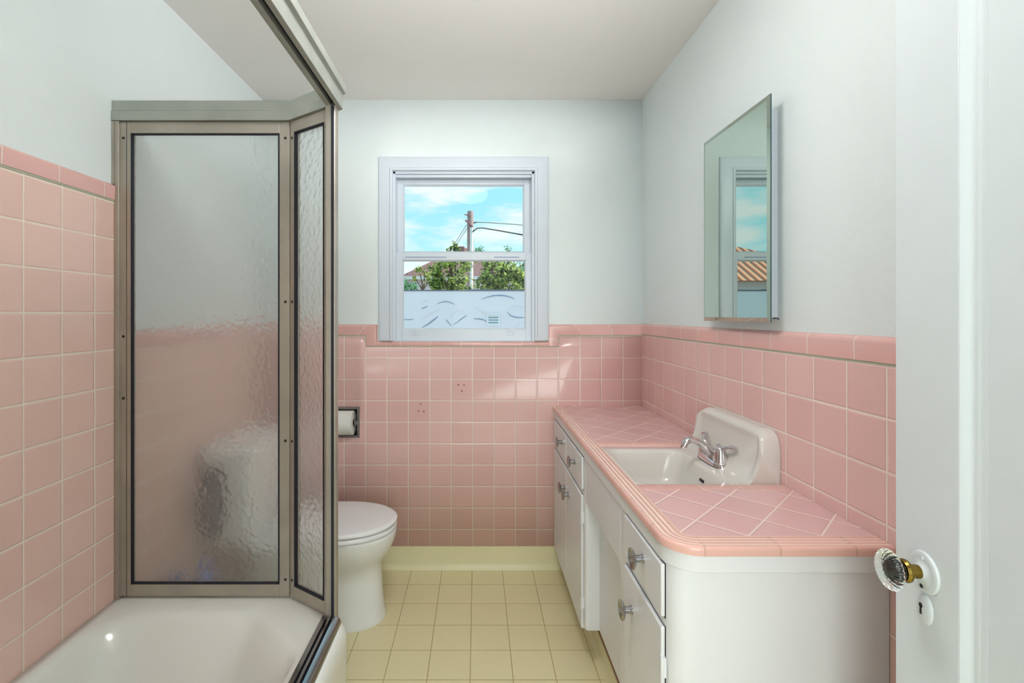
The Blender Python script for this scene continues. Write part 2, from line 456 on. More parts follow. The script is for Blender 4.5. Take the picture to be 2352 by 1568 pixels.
capb.sweep([(xs2, zb2 + 0.002), (xs2, zb1), (XR, zb1)], cap_prof(CW), cm)
capb.sweep([(xs1, zb2), (xs2, zb2)], cap_prof(WZ0 - zb2 + 0.001), cm)
capb.build('tile_cap', M['cap'], wb)
gb = MB().sweep([(XL, zb1), (xs1, zb1), (xs1, zb2), (xs2, zb2), (xs2, zb1), (XR, zb1)], [(-0.0025, 0), (-0.0025, 0.0093), (0.0025, 0.0093), (0.0025, 0)], cm)
gb.build('cap_grout_line', M['grout'], wb)
st = MB()
for px, py in ((1053, 883), (1066, 883), (1061, 897), (967, 927), (962, 943), (974, 944)):
    st.lathe([(0.0001, 0), (0.0052, 0.0001), (0.0046, 0.0008), (0.0001, 0.001)], (PX(px, YB), YB - TT, PZ(py, YB)), (0, -1, 0), 10)
st.build('tile_stain', M['stain'], wb)
# right wainscot
zr1 = 1.191
MB().box(XR - TT, XR + 0.001, YF, YB - TT, 0.0, zr1).build('tile_wainscot', M['tile_right'], wr)
cr_ = lambda a, b, h: (XR - h, -a, b)
MB().sweep([(-(YB - 0.012), zr1), (-YF, zr1)], cap_prof(CW), cr_).build('tile_cap', M['cap'], wr)
MB().sweep([(-(YB - 0.012), zr1), (-YF, zr1)], [(-0.0025, 0), (-0.0025, 0.0093), (0.0025, 0.0093), (0.0025, 0)], cr_).build('cap_grout_line', M['grout'], wr)
# left wall: tall tile around the tub, lower wainscot behind the glass
YP = 1.49        # plane of the fixed shower panel
zl1 = 1.634
MB().box(XL - 0.001, XL + TT, YF, YP - 0.012, 0.40, zl1).build('tub_tile', M['tile_left'], wl)
MB().box(XL - 0.001, XL + TT, YP - 0.012, YB - TT, 0.0, zb1).build('tile_wainscot', M['tile_left'], wl)
cl_ = lambda a, b, h: (XL + h, a, b)
MB().sweep([(YF, zl1), (YP - 0.012, zl1)], cap_prof(0.050), cl_).build('tub_tile_cap', M['cap'], wl)
MB().sweep([(YF, zl1), (YP - 0.012, zl1)], [(-0.003, 0), (-0.003, 0.0095), (0.003, 0.0095), (0.003, 0)], cl_).build('cap_grout_line', M['grout'], wl)
MB().sweep([(YP, zb1), (YB - 0.012, zb1)], cap_prof(CW), cl_).build('tile_cap', M['cap'], wl)

# cove base
cove = [(0, 0.1135), (0.004, 0.1135), (0.0045, 0.03), (0.008, 0.012), (0.016, 0.003), (0.018, 0.0), (0, 0)]
bb = MB().sweep([(XL + TT, 0), (0.47, 0)], [(-o, z) for o, z in cove], lambda a, b, h: (a, YB - TT + b, h)).build('baseboard_back', M['base'])
tag(bb, 'cream vinyl cove base along the back wall', 'baseboard', kind='structure')
bl = MB().sweep([(0, 1.56), (0, YB - TT)], [(-o, z) for o, z in cove], lambda a, b, h: (XL + TT - b * 0 + (a * -1 if a < 0 else a), b, h)).build('baseboard_left', M['base'])
tag(bl, 'cream vinyl cove base behind the toilet', 'baseboard', kind='structure')

# ================================================================== window
w = empty('window_1', ((WX0 + WX1) / 2, YB, WZ0)); tag(w, 'white double-hung sash window in the back wall', 'window', kind='structure')
cz0, cz1 = PZ(782, YB - 0.02), PZ(358, YB - 0.02)
cx0, cx1 = PX(868, YB - 0.02), PX(1262, YB - 0.02)
# casing: one flat moulding bent round the opening, rounded outer corners
path = [(WX0, cz0), (WX0, WZ1), (WX1, WZ1), (WX1, cz0)]
cs = MB()
wid = (WX0 - cx0)
ca_prof = [(0, 0.0), (0, 0.022), (0.004, 0.026), (0.012, 0.026), (0.016, 0.020), (wid - 0.02, 0.017), (wid - 0.004, 0.013), (wid, 0.008), (wid, 0.0)]
# side boards and head board with a soft radius at the top corners
r = 0.012
outer = [(WX0 - wid, cz0), (WX0 - wid, cz1 - r)] + [(WX0 - wid + r - r * cos(radians(a)), cz1 - r + r * sin(radians(a))) for a in (30, 60)] + [(WX0 - wid + r, cz1)]
outer += [(WX1 + wid - r, cz1)] + [(WX1 + wid - r + r * sin(radians(a)), cz1 - r + r * cos(radians(a))) for a in (30, 60)] + [(WX1 + wid, cz1 - r), (WX1 + wid, cz0)]
inner = [(WX0, cz0), (WX0, WZ1), (WX1, WZ1), (WX1, cz0)]
def frame_between(mb, h, inn, out, ins):
    pass
cs.sweep(path, ca_prof, cm)
cs.build('casing', M['trim'], w, bevel=0.0015)
# jamb liner, sill
YJ = YB + T
j = MB().box(WX0 - 0.001, WX0 + 0.012, YB - 0.002, YJ, WZ0, WZ1).box(WX1 - 0.012, WX1 + 0.001, YB - 0.002, YJ, WZ0, WZ1).box(WX0, WX1, YB - 0.002, YJ, WZ1 - 0.012, WZ1 + 0.001)
j.box(WX0, WX1, YB + 0.045, YJ + 0.03, WZ0 - 0.001, WZ0 + 0.010)
j.build('jamb', M['trim'], w, bevel=0.001)
def sash(name, y0, y1, px0, px1, py0, py1, gx0, gx1, gy0, gy1):
    ym = y0
    a0, a1, b0, b1 = PX(px0, ym), PX(px1, ym), PZ(py1, ym), PZ(py0, ym)
    g0, g1, h0, h1 = PX(gx0, ym), PX(gx1, ym), PZ(gy1, ym), PZ(gy0, ym)
    m = MB().box(a0, g0, y0, y1, b0, b1).box(g1, a1, y0, y1, b0, b1).box(g0, g1, y0, y1, h1, b1).box(g0, g1, y0, y1, b0, h0)
    o = m.build(name, M['trim'], w, bevel=0.0015)
    bd = MB()
    e = 0.006
    bd.sweep([(g0, h0), (g0, h1), (g1, h1), (g1, h0)], [(-e, 0), (-e, 0.006), (-0.001, 0.012), (0.0, 0.012), (0.0, 0)], lambda a, b, h: (a, y0 + 0.012 - h + 0.006, b), closed=True)
    bd.build('glazing_bead', M['trim'], o)
    MB().box(g0 - 0.002, g1 + 0.002, y0 + 0.018, y0 + 0.021, h0 - 0.002, h1 + 0.002).build('pane', M['pane'], o)
    return o
YL, YU = YB + 0.035, YB + 0.072
sl = sash('lower_sash', YL, YL + 0.034, 904, 1226, 580, 783, 924, 1208, 597, 756)
su = sash('upper_sash', YU, YU + 0.034, 904, 1226, 404, 596, 926, 1204, 424, 579)
# blind stop at the head, slots in the meeting rail, two sash lifts
MB().box(WX0 + 0.012, WX1 - 0.012, YB + 0.012, YB + 0.034, WZ1 - 0.026, WZ1 - 0.012).build('head_stop', M['trim'], w, bevel=0.002)
for a, b in ((930, 1025), (1135, 1192)):
    MB().box(PX(a, YL), PX(b, YL), YL - 0.0012, YL + 0.001, PZ(591.5, YL), PZ(589.5, YL)).build('slot', plain('slot_shadow_line', srgb(150, 166, 196), 0.6), sl)
for px in (958, 1172):
    x = PX(px, YL)
    lf = MB().box(x - 0.017, x + 0.017, YL - 0.004, YL, PZ(770, YL), PZ(761, YL)).box(x - 0.009, x + 0.009, YL - 0.008, YL + 0.006, PZ(761, YL), PZ(755, YL))
    lf.build('sash_lift', M['trim'], sl, bevel=0.001)

# ================================================================== bathtub
RIM = 0.438
tub = empty('bathtub', (-0.73, 0.78, 0)); tag(tub, 'white enamel bathtub with a clipped corner inside the shower frame', 'bathtub')
def rpoly(pts, rads, n=6):
    """rounded convex polygon, counter-clockwise points"""
    out = []; m = len(pts)
    for i in range(m):
        p, a, b = Vector(pts[i]), Vector(pts[i - 1]), Vector(pts[(i + 1) % m]); r_ = rads[i]
        u, v = (a - p).normalized(), (b - p).normalized()
        half = math.acos(max(-1, min(1, u.dot(v)))) / 2
        t = r_ / math.tan(half); c = p + (u + v).normalized() * (r_ / sin(half))
        p0, p1 = p + u * t, p + v * t
        a0 = math.atan2(p0.y - c.y, p0.x - c.x); a1 = math.atan2(p1.y - c.y, p1.x - c.x)
        d = a1 - a0
        while d > pi: d -= 2 * pi
        while d < -pi: d += 2 * pi
        for k in range(n + 1): out.append((c.x + r_ * cos(a0 + d * k / n), c.y + r_ * sin(a0 + d * k / n)))
    return out
def tub_ring(l, r_, f, b, ch, z, rad):
    # corners: left/front, right/front, right/back chamfer (two), left/back
    pts = [(l, f), (r_, f), (r_, b - ch), (r_ - ch * 1.05, b), (l, b)]
    return [(x, y, z) for x, y in rpoly(pts, rad)]
XO, BO = -0.356, 1.545
o_r = [0.004, 0.004, 0.09, 0.09, 0.004]
rings = [tub_ring(XL + 0.0095, XO + 0.012 - 0.018, YF + 0.001, BO, 0.17, 0.0, o_r),
         tub_ring(XL + 0.0095, XO - 0.004, YF + 0.001, BO, 0.17, 0.20, o_r),
         tub_ring(XL + 0.0095, XO, YF + 0.001, BO, 0.17, 0.37, o_r),
         tub_ring(XL + 0.0095, XO, YF + 0.001, BO, 0.17, RIM - 0.030, o_r),
         tub_ring(XL + 0.0095, XO - 0.004, YF + 0.001, BO - 0.004, 0.17, RIM - 0.014, o_r),
         tub_ring(XL + 0.0095, XO - 0.012, YF + 0.001, BO - 0.010, 0.17, RIM - 0.004, o_r),
         tub_ring(XL + 0.0095, XO - 0.024, YF + 0.001, BO - 0.022, 0.17, RIM, o_r)]
i_r = [0.09, 0.09, 0.10, 0.10, 0.13]
rings += [tub_ring(XL + 0.035, -0.445, YF + 0.07, 1.425, 0.17, RIM, i_r),
          tub_ring(XL + 0.045, -0.452, YF + 0.08, 1.413, 0.17, RIM - 0.004, i_r),
          tub_ring(XL + 0.056, -0.460, YF + 0.088, 1.395, 0.17, RIM - 0.018, i_r),
          tub_ring(XL + 0.068, -0.470, YF + 0.096, 1.365, 0.17, RIM - 0.05, i_r),
          tub_ring(XL + 0.085, -0.482, YF + 0.11, 1.30, 0.17, RIM - 0.13, i_r),
          tub_ring(XL + 0.105, -0.497, YF + 0.13, 1.21, 0.16, RIM - 0.24, i_r),
          tub_ring(XL + 0.13, -0.52, YF + 0.16, 1.12, 0.14, RIM - 0.315, i_r),
          tub_ring(XL + 0.19, -0.58, YF + 0.22, 1.02, 0.10, RIM - 0.34, [0.07] * 5),
          tub_ring(XL + 0.30, -0.70, YF + 0.45, 0.72, 0.04, RIM - 0.342, [0.02] * 5)]
tb = MB().rings(rings, cap0=False, cap1=True).build('tub_body', M['enamel'], tub, sharp=70)

# ================================================================== shower enclosure
XD = -0.40
A0, A1, A2, A3 = (XL + 0.001, YP), (-0.558, YP), (XD, 1.384), (XD, YF)
enc = empty('shower_enclosure', (-0.72, YP, RIM)); tag(enc, 'aluminium framed shower enclosure of hammered glass standing on the tub rim', 'shower enclosure')
XYm = lambda a, b, h: (a, b, h)
hp = [(-0.020, 1.874), (-0.006, 1.874), (-0.006, 1.910), (0.007, 1.910), (0.007, 1.874), (0.020, 1.874), (0.020, 1.918), (0.028, 1.920), (0.028, 1.943), (0.024, 1.943), (-0.012, 1.935), (-0.016, 1.935), (-0.016, 1.905), (-0.020, 1.902)]
# header: fixed part over the panels, sliding door part toward the viewer
MB().sweep([A0, A1, A2, A3], hp, XYm).build('header', M['alu_head'], enc, bevel=0.0008)
MB().sweep([A1, A2, A3], [(-0.0058, 1.876), (0.0068, 1.876), (0.0068, 1.909), (-0.0058, 1.909)], lambda a, b, h: (a, b, h + 0.012)).build('header_slot_shade', M['gasket'], enc)  # black strip laid in the slot to deepen its shade
MB().sweep([A0, A1, A2], [(-0.006, 1.872), (0.007, 1.872), (0.007, 1.905), (-0.006, 1.905)], XYm).build('header_filler', M['alu'], enc)
# lower sliding track on the tub rim
tp = [(-0.028, RIM - 0.002), (-0.028, RIM + 0.020), (-0.016, RIM + 0.020), (-0.016, RIM + 0.006), (-0.010, RIM + 0.006), (-0.010, RIM + 0.020), (-0.003, RIM + 0.020), (-0.003, RIM + 0.006), (0.003, RIM + 0.006), (0.003, RIM + 0.018), (0.016, RIM + 0.014), (0.018, RIM + 0.014), (0.024, RIM + 0.002), (0.024, RIM - 0.002)]
MB().sweep([(XD, 1.366), A3], tp, XYm).build('sill_track', M['chrome_worn'], enc, bevel=0.0006)
MB().box(XD - 0.0155, XD - 0.0105, YF, 1.362, RIM + 0.006, RIM + 0.0085).box(XD - 0.0025, XD + 0.0025, YF, 1.362, RIM + 0.006, RIM + 0.0085).build('track_groove', M['gasket'], enc)
d1, n1 = (1, 0), (0, 1)
dv = Vector((A2[0] - A1[0], A2[1] - A1[1])); L2 = dv.length; dv.normalize(); d2, n2 = (dv.x, dv.y), (-dv.y, dv.x)
ZT, ZBm = 1.873, RIM + 0.008
# wall jamb
MB().obox(A0, d1, n1, 0.008, 0.021, -0.018, 0.018, RIM, ZT).build('wall_jamb', M['alu'], enc, bevel=0.001)
MB().obox(A0, d1, n1, 0.0, 0.010, -0.018, 0.018, zl1 + 0.05, ZT).build('wall_jamb_filler', M['alu'], enc)
def panel(A, d, n, s0, s1, wl_, wr_, zt, zbt, g0, g1):
    fr = MB()
    fr.obox(A, d, n, s0, s0 + wl_, -0.011, 0.011, ZBm, ZT); fr.obox(A, d, n, s1 - wr_, s1, -0.011, 0.011, ZBm, ZT)
    fr.obox(A, d, n, s0 + wl_, s1 - wr_, -0.011, 0.011, zt, ZT); fr.obox(A, d, n, s0 + wl_, s1 - wr_, -0.011, 0.011, ZBm, zbt)
    o = fr.build('panel_frame', M['alu'], enc, bevel=0.001)
    # raised lip round the glass and the black gasket
    gk = MB(); a, b, c, e = s0 + wl_, s1 - wr_, zbt, zt; k = 0.0035
    for (p, q, r1, r2) in ((a, a + k, c, e), (b - k, b, c, e), (a, b, c, c + k), (a, b, e - k, e)):
        gk.obox(A, d, n, p, q, -0.0125, -0.002, r1, r2)
    gk.build('gasket', M['gasket'], o)
    MB().obox(A, d, n, a - 0.003, b + 0.003, -0.002, 0.003, c - 0.003, e + 0.003).build('glass_pane', M['hammered'], o)
    return o
p1 = panel(A0, d1, n1, 0.020, (A1[0] - A0[0]) - 0.006, 0.034, 0.030, 1.838, 0.482, None, None)
p2 = panel(A1, d2, n2, 0.006, L2 - 0.014, 0.018, 0.018, 1.838, 0.482, None, None)
# narrow strip joints on the wide stile
for s_ in (0.040,):
    MB().obox(A0, d1, n1, s_, s_ + 0.0012, -0.0116, -0.0105, ZBm, ZT - 0.002).build('stile_seam', M['screw'], p1)
# corner mullion between the two panels
MB().lathe([(0.0105, RIM), (0.0105, ZT)], (A1[0], A1[1] + 0.002, 0), n=20).build('corner_mullion', M['alu'], enc)
# round-faced post carrying the header
post = MB(); pp = [(-0.015, -0.012), (-0.013, -0.016), (0.011, -0.016), (0.0145, -0.012), (0.0145, 0.010), (0.010, 0.014), (-0.012, 0.014), (-0.015, 0.010)]
post.rings([[(XD - 0.006 + x, 1.380 + y, z) for x, y in pp] for z in (RIM, ZT + 0.003)]); post.build('corner_post', M['alu'], enc, bevel=0.0015)
MB().box(XD - 0.004, XD + 0.004, 1.3625, 1.3645, RIM + 0.012, ZT).build('post_channel', M['gasket'], enc)
def screw(A, d, n, s_, z, par):
    c = (A[0] + d[0] * s_ - n[0] * 0.0112, A[1] + d[1] * s_ - n[1] * 0.0112, z)
    MB().lathe([(0.0001, 0), (0.0042, 0.0), (0.0036, 0.0014), (0.0001, 0.002)], c, (-n[0], -n[1], 0), 10).build('screw', M['screw'], par)
for s_, pys in ((0.031, (320, 772, 913)), ((661 - XV) / 757.7 - XL - 0.004, (320, 693, 1010, 1326))):
    for py in pys: screw(A0, d1, n1, s_, PZ(py, YP), p1)
for s_, zz in ((0.0125, (1.822, 1.331, 0.913, 0.497)), (L2 - 0.022, (1.822, 1.355, 0.90, 0.475))):
    for z in zz: screw(A1, d2, n2, s_, z, p2)

# ================================================================== toilet
TY = 2.12
tl = empty('toilet', (-0.72, TY, 0)); tag(tl, 'white two-piece toilet with closed lid behind the shower glass', 'toilet')
def egg(cx, rf, rb, w_, z, n=48, p=2.3, pb=3.0, cy=TY):
    out = []
    for k in range(n):
        a = 2 * pi * k / n; ca, sa = cos(a), sin(a)
        q = p if ca > 0 else pb
        x = math.copysign(abs(ca) ** (2 / q), ca); y = math.copysign(abs(sa) ** (2 / q), sa)
        out.append((cx + (rf if ca > 0 else rb) * x, cy + w_ * y, z))
    return out
R = [egg(-0.64, rf, rb, w_, z) for z, rf, rb, w_ in ((0.0, .248, .36, .138), (0.012, .248, .36, .138), (0.03, .240, .355, .130), (0.10, .234, .35, .122), (0.18, .228, .34, .114), (0.215, .226, .34, .113),
    (0.235, .230, .34, .120), (0.260, .246, .34, .140), (0.285, .264, .345, .159), (0.312, .279, .35, .173), (0.340, .289, .355, .181), (0.362, .292, .36, .184), (0.374, .292, .36, .185), (0.378, .286, .355, .180))]
MB().rings(R).build('bowl', M['porcelain'], tl, sharp=60)
R = [egg(-0.60, rf, .25, w_, z, p=2.1, pb=2.6) for z, rf, w_ in ((0.380, .245, .183), (0.383, .254, .190), (0.393, .255, .191), (0.398, .250, .187))]
MB().rings(R).build('seat', M['seat'], tl, sharp=60)
R = [egg(-0.60, rf, .25, w_, z, p=2.1, pb=2.6) for z, rf, w_ in ((0.404, .240, .176), (0.4055, .254, .189), (0.413, .256, .190), (0.419, .249, .184), (0.421, .236, .172), (0.4225, .12, .09), (0.423, .01, .01))]
MB().rings(R).build('lid', M['seat'], tl, sharp=60)
for q in (-0.07, 0.07):
    MB().box(-0.875, -0.835, TY + q - 0.015, TY + q + 0.015, 0.378, 0.418).build('hinge', M['seat'], tl, bevel=0.005)
def rbox(x0, x1, y0, y1, z, r_): return [(x, y, z) for x, y in rpoly([(x0, y0), (x1, y0), (x1, y1), (x0, y1)], [r_] * 4, 5)]
tk = MB().rings([rbox(-1.062, -0.89, TY - 0.18, TY + 0.18, 0.379, 0.03), rbox(-1.066, -0.883, TY - 0.195, TY + 0.195, 0.42, 0.03), rbox(-1.070, -0.868, TY - 0.208, TY + 0.208, 0.735, 0.03)])
tk.build('tank', M['porcelain'], tl, sharp=50)
MB().rings([rbox(-1.075, -0.858, TY - 0.218, TY + 0.218, 0.736, 0.025), rbox(-1.075, -0.856, TY - 0.220, TY + 0.220, 0.762, 0.025), rbox(-1.070, -0.862, TY - 0.213, TY + 0.213, 0.772, 0.02)]).build('tank_lid', M['porcelain'], tl, sharp=50)
MB().lathe([(0.011, 0), (0.011, 0.012), (0.004, 0.016)], (-0.872, TY + 0.16, 0.69), (1, 0, 0), 16).tube([(-0.857, TY + 0.16, 0.69), (-0.853, TY + 0.12, 0.687), (-0.853, TY + 0.09, 0.685)], [0.006, 0.005, 0.006]).build('flush_lever', M['chrome'], tl)
# things blurred by the hammered glass beside the toilet
for bx, by, bh, lab in ((-1.030, 1.69, 0.405, 'bluish bottle seen through the hammered glass, nearer the tiled wall and lower of the two'), (-0.962, 1.74, 0.425, 'bluish bottle seen through the hammered glass, nearer the toilet and taller of the two')):
    bo = empty('cleaning_bottle', (bx, by, 0)); tag(bo, lab, 'bottle', 'bottles behind the shower glass')
    MB().lathe([(0.020, 0.001), (0.033, 0.003), (0.034, 0.02), (0.034, bh - 0.09), (0.028, bh - 0.06), (0.012, bh - 0.04), (0.012, bh - 0.025)], (bx, by, 0), n=24).build('bottle_body', M['blue'], bo)
    MB().lathe([(0.016, bh - 0.026), (0.016, bh - 0.002), (0.014, bh)], (bx, by, 0), n=20).build('cap', M['blue'], bo)
tbx, tby = -0.985, 1.845
br0 = empty('toilet_brush', (tbx, tby, 0)); tag(br0, 'dark purplish brush standing beside the toilet tank, blurred by the glass', 'brush')
MB().lathe([(0.035, 0.001), (0.035, 0.012), (0.008, 0.018), (0.008, 0.47)], (tbx, tby, 0), n=20).build('handle', M['brown'], br0)
MB().lathe([(0.006, 0.46), (0.026, 0.48), (0.032, 0.55), (0.031, 0.66), (0.022, 0.71), (0.002, 0.725)], (tbx, tby, 0), n=48, flute=16, famp=0.12).build('brush_head', plain('dark_purple_bristles', srgb(84, 58, 70), 0.8, var=0.15, vscale=60), br0)

# ================================================================== toilet paper holder
ph = empty('toilet_paper_holder', ((NX0 + NX1) / 2, YB, (NZ0 + NZ1) / 2)); tag(ph, 'chrome recessed paper holder set in the pink back wall', 'paper holder')
nb = MB()
e = 0.0005
nb.box(NX0 + e, NX1 - e, YB + 0.060, YB + 0.063, NZ0 + e, NZ1 - e)
for q in ((NX0 + e, NX0 + 0.002, NZ0 + e, NZ1 - e), (NX1 - 0.002, NX1 - e, NZ0 + e, NZ1 - e), (NX0 + e, NX1 - e, NZ0 + e, NZ0 + 0.002), (NX0 + e, NX1 - e, NZ1 - 0.002, NZ1 - e)):
    nb.box(q[0], q[1], YB - TT, YB + 0.063, q[2], q[3])
nb.build('recess_box', M['chrome_worn'], ph)
MB().sweep([(NX0 + 0.004, NZ0 + 0.004), (NX0 + 0.004, NZ1 - 0.004), (NX1 - 0.004, NZ1 - 0.004), (NX1 - 0.004, NZ0 + 0.004)], [(-0.002, TT + 0.0002), (-0.002, TT + 0.003), (0.0, TT + 0.0045), (0.009, TT + 0.003), (0.011, TT + 0.0002)], cm, closed=True).build('frame', M['chrome_worn'], ph)
rz = (NZ0 + NZ1) / 2 - 0.002; ry = YB - 0.010
nxm = (NX0 + NX1) / 2
MB().box(NX1 - 0.010, NX1 - 0.004, ry - 0.008, YB + 0.03, rz - 0.012, rz + 0.012).lathe([(0.009, 0), (0.009, 0.004)], (NX1 - 0.013, ry, rz), (1, 0, 0), 14).build('bracket', M['chrome_worn'], ph, bevel=0.001)
MB().lathe([(0.006, 0), (0.006, NX1 - NX0 - 0.012)], (NX0 + 0.004, ry, rz), (1, 0, 0), 14).build('roller', M['chrome_worn'], ph)
tr_ = empty('toilet_roll', (nxm, ry, rz)); tag(tr_, 'white toilet paper roll on the recessed chrome holder', 'toilet roll')
RW = 0.112
MB().lathe([(0.020, 0), (0.060, 0), (0.061, 0.001), (0.061, RW - 0.001), (0.060, RW), (0.020, RW), (0.020, 0)], (nxm - RW / 2 - 0.008, ry, rz), (1, 0, 0), 40, cap=False).build('roll', M['paper'], tr_)
MB().lathe([(0.0185, 0.001), (0.0200, 0.001), (0.0200, RW - 0.001), (0.0185, RW - 0.001), (0.0185, 0.001)], (nxm - RW / 2 - 0.008, ry, rz), (1, 0, 0), 28, cap=False).build('cardboard_core', plain('cardboard', srgb(140, 115, 92), 0.9), tr_)

# ================================================================== vanity cabinets
XF = 0.397            # face of the cabinet boxes
XG = 0.389            # face of drawers and doors
ZTOP, ZBOT = 0.800, 0.140
def knob(par, y, z):
    k = MB().lathe([(0.011, 0), (0.011, 0.003), (0.0085, 0.006), (0.0085, 0.020)], (XG, y, z), (-1, 0, 0), 20)
    k.lathe([(0.009, 0.019), (0.018, 0.021), (0.0235, 0.0245), (0.0245, 0.027), (0.0235, 0.0285), (0.018, 0.0272), (0.008, 0.0245), (0.006, 0.0265), (0.001, 0.027)], (XG, y, z), (-1, 0, 0), 28)
    return k.build('knob', M['chrome_worn'], par)
def front(name, par, y0, y1, z0, z1, ky, kz, hinges=(), hy=None):
    o = MB().box(XG, XF + 0.012, y0, y1, z0, z1).build(name, M['cab'], par, bevel=0.003, seg=3)
    knob(o, ky, kz)
    for hz in hinges:
        h = MB().box(XG - 0.0015, XF + 0.0, hy - 0.004, hy + 0.010, hz - 0.020, hz + 0.020)
        h.lathe([(0.0035, 0), (0.0035, 0.042)], (XG - 0.001, hy - 0.002, hz - 0.021), (0, 0, 1), 12)
        h.build('hinge', M['cab'], o, bevel=0.0008)
        MB().lathe([(0.0024, 0), (0.0001, 0.001)], (XG - 0.0015, hy + 0.004, hz + 0.008), (-1, 0, 0), 8).lathe([(0.0024, 0), (0.0001, 0.001)], (XG - 0.0015, hy + 0.004, hz - 0.008), (-1, 0, 0), 8).build('hinge_screw', M['screw'], o)
    return o
def reveal(par, y0, y1, z0, z1):
    # dark gap round a lipped front
    pass
XI = XR - TT - 0.001
cf = empty('vanity_cabinet', (0.62, 2.15, 0)); tag(cf, 'white cabinet unit under the counter against the back wall, two drawers over two doors', 'cabinet', 'white cabinet units under the counter')
yf0, yf1 = 1.793, YB - TT - 0.001
pf = rpoly([(XF, yf0), (XI, yf0), (XI, yf1), (XF, yf1)], [0.012, 0.001, 0.001, 0.001], 4)
b = MB()
# body shaped as shell with openings behind the fronts, rim face frame
def body(par, y0, y1, openings, near_r=0.012, zt=0.772):
    pts = rpoly([(XF, y0), (XI, y0), (XI, y1), (XF, y1)], [near_r, 0.001, 0.001, 0.001], 8)
    return MB().poly(pts, ZBOT, zt).build('body', M['cab'], par, bevel=0.002)
body(cf, yf0, yf1, None)
gaps = MB()
def gapline(y0, y1, z0, z1):
    g = 0.0022
    for q in ((y0 - g, y1 + g, z0 - g, z0), (y0 - g, y1 + g, z1, z1 + g), (y0 - g, y0, z0, z1), (y1, y1 + g, z0, z1)):
        gaps.box(XF - 0.0004, XF + 0.004, *q)
fr_far = [('drawer', 1.822, 2.137, 0.645, 0.764, 1.945, 0.711), ('drawer', 2.147, 2.475, 0.645, 0.764, 2.235, 0.713)]
for nm_, a, b_, c, d, ky, kz in fr_far:
    front(nm_, cf, a, b_, c, d, ky, kz); gapline(a, b_, c, d)
front('cabinet_door', cf, 1.830, 2.137, 0.125, 0.620, 2.080, 0.532, (0.540, 0.225), 1.822); gapline(1.832, 2.137, 0.141, 0.620)
front('cabinet_door', cf, 2.143, 2.475, 0.125, 0.620, 2.165, 0.532); gapline(2.143, 2.475, 0.141, 0.620)
gaps.build('door_gap', M['dark'], cf)

cn = empty('vanity_cabinet', (0.62, 1.18, 0)); tag(cn, 'white rounded-corner cabinet unit nearest the door, one drawer over one door', 'cabinet', 'white cabinet units under the counter')
yn0, yn1 = 0.999, 1.358
pts = rpoly([(XF, yn0), (XI, yn0), (XI, yn1), (XF, yn1)], [0.046, 0.001, 0.001, 0.004], 10)
MB().poly(pts, ZBOT, 0.772).build('body', M['cab'], cn, bevel=0.001)
gaps = MB()
front('drawer', cn, 1.037, 1.299, 0.655, 0.766, 1.150, 0.722); gapline(1.037, 1.299, 0.655, 0.766)
front('cabinet_door', cn, 1.037, 1.299, 0.125, 0.634, 1.232, 0.553, (0.553, 0.225), 1.031); gapline(1.037, 1.299, 0.141, 0.634)
gaps.build('door_gap', M['dark'], cn)

sa = empty('sink_apron', (0.62, 1.57, 0)); tag(sa, 'white recessed panel and rail below the sink between the two cabinets', 'panel')
MB().box(XF, XF + 0.03, yn1 + 0.0005, yf0 - 0.0005, 0.610, 0.772).build('rail', M['cab'], sa, bevel=0.0015)
MB().box(0.448, 0.466, yn1 + 0.0005, yf0 - 0.0005, ZBOT, 0.612).build('recessed_panel', M['cab'], sa)
tkk = MB().box(0.470, XI, 1.03, yf1, 0.0, ZBOT - 0.002).build('toe_kick', M['brown']); tag(tkk, 'recessed toe kick under the white cabinets, its shade painted brown', 'toe kick')  # brown colour stands for the shade below the cabinets
MB().sweep([(0.470, 1.03), (0.470, yf1 - 0.02)], [(-o * -1, z * 0.62) for o, z in cove], XYm).build('toe_base', M['base'], tkk)

# ================================================================== countertop
ct = empty('countertop', (0.62, 1.75, 0.80)); tag(ct, 'pink diagonal-tiled countertop with ribbed rounded edge around the sink', 'countertop')
XE, YE, ZK = 0.386, 0.983, 0.828
RC = 0.072
SX0, SY0, SY1 = 0.437, 1.356, 1.757      # sink cut-out
edge_path = [(XE, YB - TT - 0.001)] + [(XE, YE + RC)] + arc(XE + RC, YE + RC, RC, 180, 270, 12)[1:] + [(XI, YE)]
# path runs toward the viewer then to the right: left normal points into the counter
ep = [(0.0, ZK - 0.019), (0.0, ZK - 0.007), (0.0015, ZK - 0.003), (0.005, ZK - 0.0005), (0.010, ZK)]
for k in range(3):
    c0 = 0.0105 + k * 0.0118
    ep += [(c0, ZK), (c0 + 0.0010, ZK - 0.0020), (c0 + 0.0040, ZK - 0.0020), (c0 + 0.0050, ZK)]
ep += [(0.047, ZK), (0.047, ZK - 0.019)]
MB().sweep(edge_path, ep, XYm).build('edge_tile', M['edge'], ct)
MB().sweep(edge_path, [(0.0110, ZK - 0.0009), (0.047, ZK - 0.0009), (0.047, ZK - 0.01), (0.0110, ZK - 0.01)], XYm).build('rib_strip', plain('rib_strip_pale', srgb(250, 232, 220), 0.6), ct)  # pale strips in the grooves of the ribbed edge
# thin joint where edge meets the field
MB().sweep(edge_path, [(0.0465, ZK - 0.01), (0.0465, ZK + 0.0003), (0.0490, ZK + 0.0003), (0.0490, ZK - 0.01)], XYm).build('edge_joint', plain('joint_grout', srgb(226, 196, 182), 0.7), ct)
